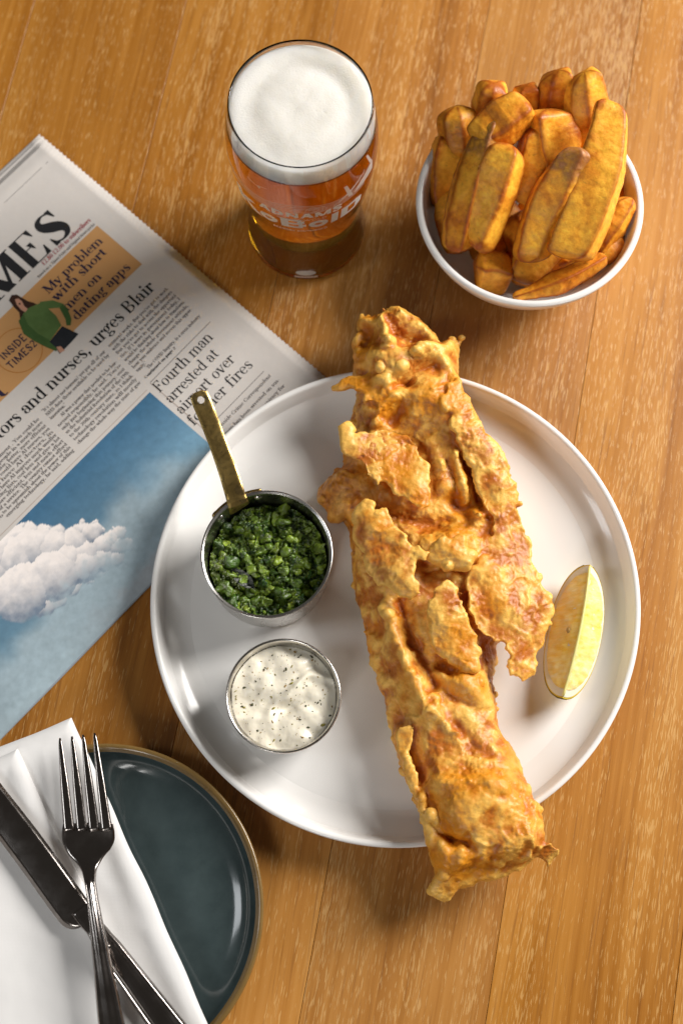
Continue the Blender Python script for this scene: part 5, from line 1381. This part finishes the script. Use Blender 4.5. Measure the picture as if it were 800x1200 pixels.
def feat(pts, width, amp, zref=0.045):
    global top
    dl = line_dist(X, Y, pxw(pts, zref)); w_ = width * 0.00050
    wob = (0.35 * fbm(PPn, 150, 2, int(abs(pts[0][0])))).reshape(X.shape)
    top = top + amp * (0.65 if amp < 0 else 0.9) * np.exp(-(dl / (w_ * 1.15 * (1 + wob))) ** 2)
# folds and hollows as the crust shows them
feat([(432, 385), (430, 405)], 9, -0.012); feat([(466, 396), (482, 402)], 11, -0.013)
feat([(420, 374), (416, 400), (420, 425)], 6, 0.006); feat([(444, 370), (450, 392), (452, 408)], 7, 0.007)
feat([(460, 362), (484, 372), (506, 396), (508, 410), (488, 414)], 8, 0.008)
feat([(455, 408), (462, 402)], 5, 0.006)
feat([(438, 422), (470, 428), (500, 420)], 14, 0.006)
feat([(478, 450), (490, 436), (508, 430)], 9, -0.010); feat([(462, 458), (474, 452)], 8, -0.008)
feat([(530, 402), (520, 420), (534, 450), (546, 480)], 9, 0.006)
feat([(490, 470), (505, 470), (520, 490), (540, 530)], 20, 0.006)
feat([(430, 455), (450, 452), (460, 470), (440, 485), (425, 478)], 7, 0.006)
feat([(470, 480), (460, 492)], 8, -0.008)
feat([(505, 520), (512, 545), (520, 570)], 9, 0.004); feat([(545, 540), (556, 560), (562, 582)], 7, -0.013); feat([(536, 588), (548, 598)], 9, -0.010)
feat([(532, 535), (540, 560), (545, 585)], 4, 0.006); feat([(555, 600), (563, 604)], 6, 0.007)
feat([(440, 590), (470, 605), (500, 615), (520, 610)], 10, -0.009)
feat([(505, 640), (530, 632), (550, 640)], 16, 0.007); feat([(500, 668), (525, 662), (540, 668)], 8, -0.009)
feat([(430, 700), (445, 740), (455, 780)], 7, -0.006); feat([(470, 705), (482, 740), (500, 775), (510, 800)], 9, -0.010); feat([(448, 712), (462, 750), (485, 800), (505, 840)], 9, 0.005)
feat([(445, 727), (447, 735)], 3, -0.008); feat([(478, 752), (482, 758)], 3, -0.007)
feat([(520, 778), (528, 785)], 8, -0.014); feat([(560, 770), (572, 745)], 10, -0.012)
feat([(530, 790), (560, 810), (575, 830)], 14, 0.005); feat([(525, 812), (545, 822), (570, 832)], 6, -0.005)
feat([(466, 850), (474, 880), (484, 908), (492, 936), (499, 965), (502, 990)], 6, 0.007); feat([(476, 850), (484, 880), (494, 908), (504, 940), (515, 970), (530, 985)], 8, -0.009)
feat([(480, 845), (505, 830), (520, 845), (540, 870)], 6, 0.004); feat([(535, 850), (545, 870), (570, 885)], 6, -0.004)
feat([(500, 920), (530, 918), (560, 912), (590, 925)], 6, 0.004); feat([(545, 940), (565, 935)], 16, 0.004)
feat([(530, 984), (545, 986)], 8, -0.013); feat([(600, 1000), (620, 985)], 14, 0.006); feat([(610, 930), (625, 960), (630, 985)], 5, -0.004)
top = np.maximum(top, base + 0.003)
parts.append(hf_shell(X, Y, np.where(d > 0, top, base + 0.002), np.where(d > 0, base + 0.0015 - 0.0008 * np.clip(d / 0.004, 0, 1), base + 0.0015), d > -0.0002))
body_cols_ref = None
# sheets of crust lifted off the roll: polygon, heights at three pixels, thickness
def flap(poly, zpts, thick, seed, crinkle=0.0025, dome_h=0.003, zref=0.05):
    pw_ = pxw(poly, zref); Xg, Yg = grid_for(pw_, 0.004, 0.0008); Pg = P3(Xg.ravel(), Yg.ravel())
    A = np.array([(at(px, py, z)[0], at(px, py, z)[1], 1.0) for px, py, z in zpts]); co = np.linalg.lstsq(A, np.array([z for *_, z in zpts]), rcond=None)[0]
    dd = poly_dist(Xg + (0.0030 * fbm(Pg, 130, 2, seed, 0.6)).reshape(Xg.shape), Yg + (0.0030 * fbm(Pg, 130, 2, seed + 1, 0.6)).reshape(Xg.shape), pw_)
    zc = co[0] * Xg + co[1] * Yg + co[2]
    zc = zc + dome_h * (1 - np.exp(-np.clip(dd, 0, 1) / 0.006)) + (crinkle * 0.7 * fbm(Pg, 38, 2, seed + 4)).reshape(Xg.shape) + 0.0010 * np.exp(-((dd - 0.0012) / 0.0012) ** 2)
    th = thick * np.sqrt(np.clip(dd / 0.0018, 0.05, 1)) / 2
    parts.append(hf_shell(Xg, Yg, zc + th, zc - th, dd > 0))
flap([(395, 503), (407, 494), (414, 500), (416, 513), (430, 507), (455, 503), (475, 508), (491, 525), (502, 548), (507, 575), (505, 598), (492, 600), (475, 588), (460, 574), (448, 566), (440, 573), (428, 563), (424, 551), (412, 545), (401, 530)], [(400, 510, 0.052), (440, 560, 0.056), (500, 590, 0.048), (480, 515, 0.052)], 0.0024, 101, 0.004, 0.003)
flap([(421, 588), (432, 585), (440, 600), (452, 597), (462, 612), (471, 626), (486, 640), (504, 654), (501, 661), (486, 662), (482, 672), (492, 690), (497, 698), (480, 700), (460, 693), (440, 681), (426, 660), (416, 635), (413, 610)], [(420, 600, 0.050), (495, 695, 0.052), (495, 655, 0.053), (430, 660, 0.046)], 0.0024, 111, 0.005, 0.003)
flap([(540, 445), (560, 490), (590, 530), (603, 560), (613, 605), (630, 650), (652, 700), (653, 712), (646, 735), (638, 760), (631, 785), (618, 794), (603, 788), (596, 776), (598, 765), (592, 754), (580, 752), (560, 738), (550, 715), (545, 690), (548, 668), (568, 645), (576, 615), (566, 585), (556, 562), (546, 545), (528, 505), (515, 470), (520, 450)], [(540, 470, 0.048), (590, 560, 0.047), (560, 680, 0.049), (640, 710, 0.036), (615, 785, 0.028)], 0.0042, 121, 0.005, 0.003)
flap([(508, 690), (518, 678), (538, 688), (546, 716), (556, 735), (563, 760), (560, 782), (546, 787), (530, 778), (514, 768), (504, 750), (499, 730), (498, 708)], [(510, 700, 0.052), (555, 775, 0.046), (510, 750, 0.048)], 0.0042, 131, 0.006, 0.003)
flap([(387, 449), (393, 440), (404, 437), (420, 437), (436, 436), (450, 444), (452, 462), (440, 476), (426, 474), (418, 458), (406, 453), (394, 456)], [(390, 448, 0.038), (445, 455, 0.048), (430, 470, 0.046)], 0.0055, 141, 0.005, 0.003)
flap([(372, 570), (380, 556), (393, 545), (410, 545), (430, 560), (440, 590), (430, 612), (415, 605), (405, 592), (395, 598), (384, 592)], [(380, 570, 0.026), (430, 580, 0.036), (400, 590, 0.027)], 0.009, 151, 0.009, 0.004)
flap([(502, 1052), (500, 1040), (507, 1026), (520, 1010), (545, 1003), (560, 990), (566, 1000), (600, 1003), (628, 985), (645, 989), (657, 994), (654, 1010), (640, 1017), (625, 1013), (610, 1021), (570, 1033), (540, 1041), (515, 1057)], [(505, 1045, 0.026), (560, 1010, 0.034), (650, 1000, 0.032)], 0.006, 161, 0.004, 0.002, 0.03)
flap([(560, 985), (575, 975), (600, 985), (625, 990), (625, 1008), (600, 1015), (575, 1010)], [(560, 985, 0.044), (625, 1000, 0.040), (590, 1012, 0.038)], 0.008, 171, 0.006, 0.003)
flap([(463, 856), (474, 848), (490, 846), (484, 860), (480, 880), (490, 905), (498, 935), (508, 965), (505, 985), (496, 965), (484, 930), (473, 900), (466, 878)], [(466, 860, 0.040), (500, 975, 0.040), (490, 900, 0.042)], 0.003, 181, 0.005, 0.001)
flap([(500, 640), (520, 628), (545, 632), (556, 650), (545, 668), (520, 668), (504, 660)], [(500, 650, 0.050), (550, 650, 0.050), (525, 665, 0.049)], 0.006, 191, 0.007, 0.003)
# crumbs and blisters of batter
prng = random.Random(21)
def blob(c, r, seed):
    bm = bmesh.new(); bmesh.ops.create_icosphere(bm, subdivisions=2, radius=1.0)
    q = np.array([v.co for v in bm.verts]); bm.verts.index_update(); Fc = [tuple(v.index for v in f.verts) for f in bm.faces]; bm.free()
    q = q * r * np.array([prng.uniform(0.7, 1.3) for _ in range(3)]); parts.append((q + c, Fc))
iy, ix = np.nonzero(d > 0.002)
for k in range(40):
    j = prng.randrange(len(ix)); x, y = X[iy[j], ix[j]], Y[iy[j], ix[j]]
    blob(np.array((x, y, top[iy[j], ix[j]] - 0.0006)), prng.uniform(0.0012, 0.0036), k)
for (px, py, z) in [(561, 604, .051), (524, 663, .053), (522, 655, .054), (478, 855, .041), (505, 955, .044), (512, 962, .043), (398, 560, .036), (386, 575, .030), (380, 585, .026), (392, 590, .028), (440, 412, .05), (520, 640, .054), (505, 985, .038), (512, 990, .036)]:
    blob(at(px, py, z), prng.uniform(0.002, 0.0038), 1)
nbw = len(bw)
for k in range(45):                      # crumbs along the outline
    i = prng.randrange(nbw); f = prng.random(); a = np.array(bw[i]) * (1 - f) + np.array(bw[(i + 1) % nbw]) * f
    blob(np.array((a[0], a[1], float(fish_base(a[0], a[1])) + prng.uniform(0.004, 0.016))), prng.uniform(0.0010, 0.0026), k)
V, Fc = join([(v, f if isinstance(f, list) else f.tolist()) for v, f in parts])
V, Fq = remesh(V, Fc, 0.00074)
V = vsmooth(V, Fq, V, 4)
Vc = V.copy()
Nn = vnormals(V, Fq)
# the fine crust: blisters, wrinkles, pits
wv = V + 0.004 * np.stack([perlin(V, 60, 1), perlin(V, 60, 2), perlin(V, 60, 3)], 1)
f1, f2 = worley(wv, 115, 4); f1s, f2s = worley(wv, 330, 7)
low = fbm(V, 38, 3, 15)
act = sstep(0.0, 0.5, fbm(V, 34, 2, 91))
blister = np.clip(1 - f1 * 1.25, 0, 1) ** 0.8
small = np.clip(1 - f1s * 1.3, 0, 1)
ridge = 1 - np.abs(fbm(wv, 120, 3, 33)) * 2.2
ridge2 = np.clip(1 - np.abs(fbm(wv, 55, 2, 35)) * 3.0, 0, 1)
gran = np.clip(1 - worley(wv, 620, 23)[0] * 1.2, 0, 1)
disp = 0.0022 * fbm(V, 30, 2, 16) + 0.0010 * (blister - 0.35) * act + 0.0007 * (small - 0.3) * (0.35 + 0.65 * act) + 0.00042 * (gran - 0.3) * (0.6 + 0.4 * act) + 0.0006 * ridge2 ** 2 + 0.0005 * np.clip(ridge, 0, 1) ** 3 * (0.4 + 0.6 * act) + 0.00034 * fbm(V, 330, 3, 51)
pit = sstep(0.34, 0.46, fbm(V, 150, 2, 66)); disp -= 0.0003 * pit
V2 = V + Nn * disp[:, None]
fish = mesh_obj('battered_fish', V2, Fq, M['batter'], None, True, tuple(pc + (0, 0, FLOOR_Z)))
tag(fish, 'long golden fillet of fish in crisp bubbly batter lying across the white plate', 'fish')
# crust colour: pale crests, gold, deeper orange in the hollows, brown specks and lumps
A1_ = fbm(V, 26, 3, 201); A2_ = fbm(V, 95, 3, 207); A3_ = fbm(V, 330, 3, 213)
rel = disp - vsmooth(V, Fq, disp, 6)
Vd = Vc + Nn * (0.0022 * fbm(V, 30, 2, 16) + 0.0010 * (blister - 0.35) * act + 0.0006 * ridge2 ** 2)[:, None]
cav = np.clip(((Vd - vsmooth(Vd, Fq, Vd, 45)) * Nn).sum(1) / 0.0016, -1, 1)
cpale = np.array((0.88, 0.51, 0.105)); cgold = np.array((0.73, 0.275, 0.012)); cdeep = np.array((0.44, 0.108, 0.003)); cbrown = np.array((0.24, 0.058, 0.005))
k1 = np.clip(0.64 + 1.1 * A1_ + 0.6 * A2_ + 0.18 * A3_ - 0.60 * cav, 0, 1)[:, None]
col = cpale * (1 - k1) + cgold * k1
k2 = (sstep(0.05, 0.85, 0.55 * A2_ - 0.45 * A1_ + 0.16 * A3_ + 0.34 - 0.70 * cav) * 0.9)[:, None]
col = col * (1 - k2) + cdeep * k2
k3 = (sstep(0.55, 0.85, 0.55 * A2_ + 0.5 * A3_ + 0.25 * pit + 0.3 * np.clip(gran - 0.5, 0, 1)) * 0.6)[:, None]
# thick well-done lump hanging off the pan side
lumpc = at(400, 572, 0.03); lw = np.exp(-(((V[:, 0] - lumpc[0]) / 0.016) ** 2 + ((V[:, 1] - lumpc[1]) / 0.018) ** 2))
k3 = np.clip(k3 + 0.55 * lw[:, None] * (0.7 + A3_[:, None]), 0, 0.9)
col = col * (1 - k3) + cbrown * k3
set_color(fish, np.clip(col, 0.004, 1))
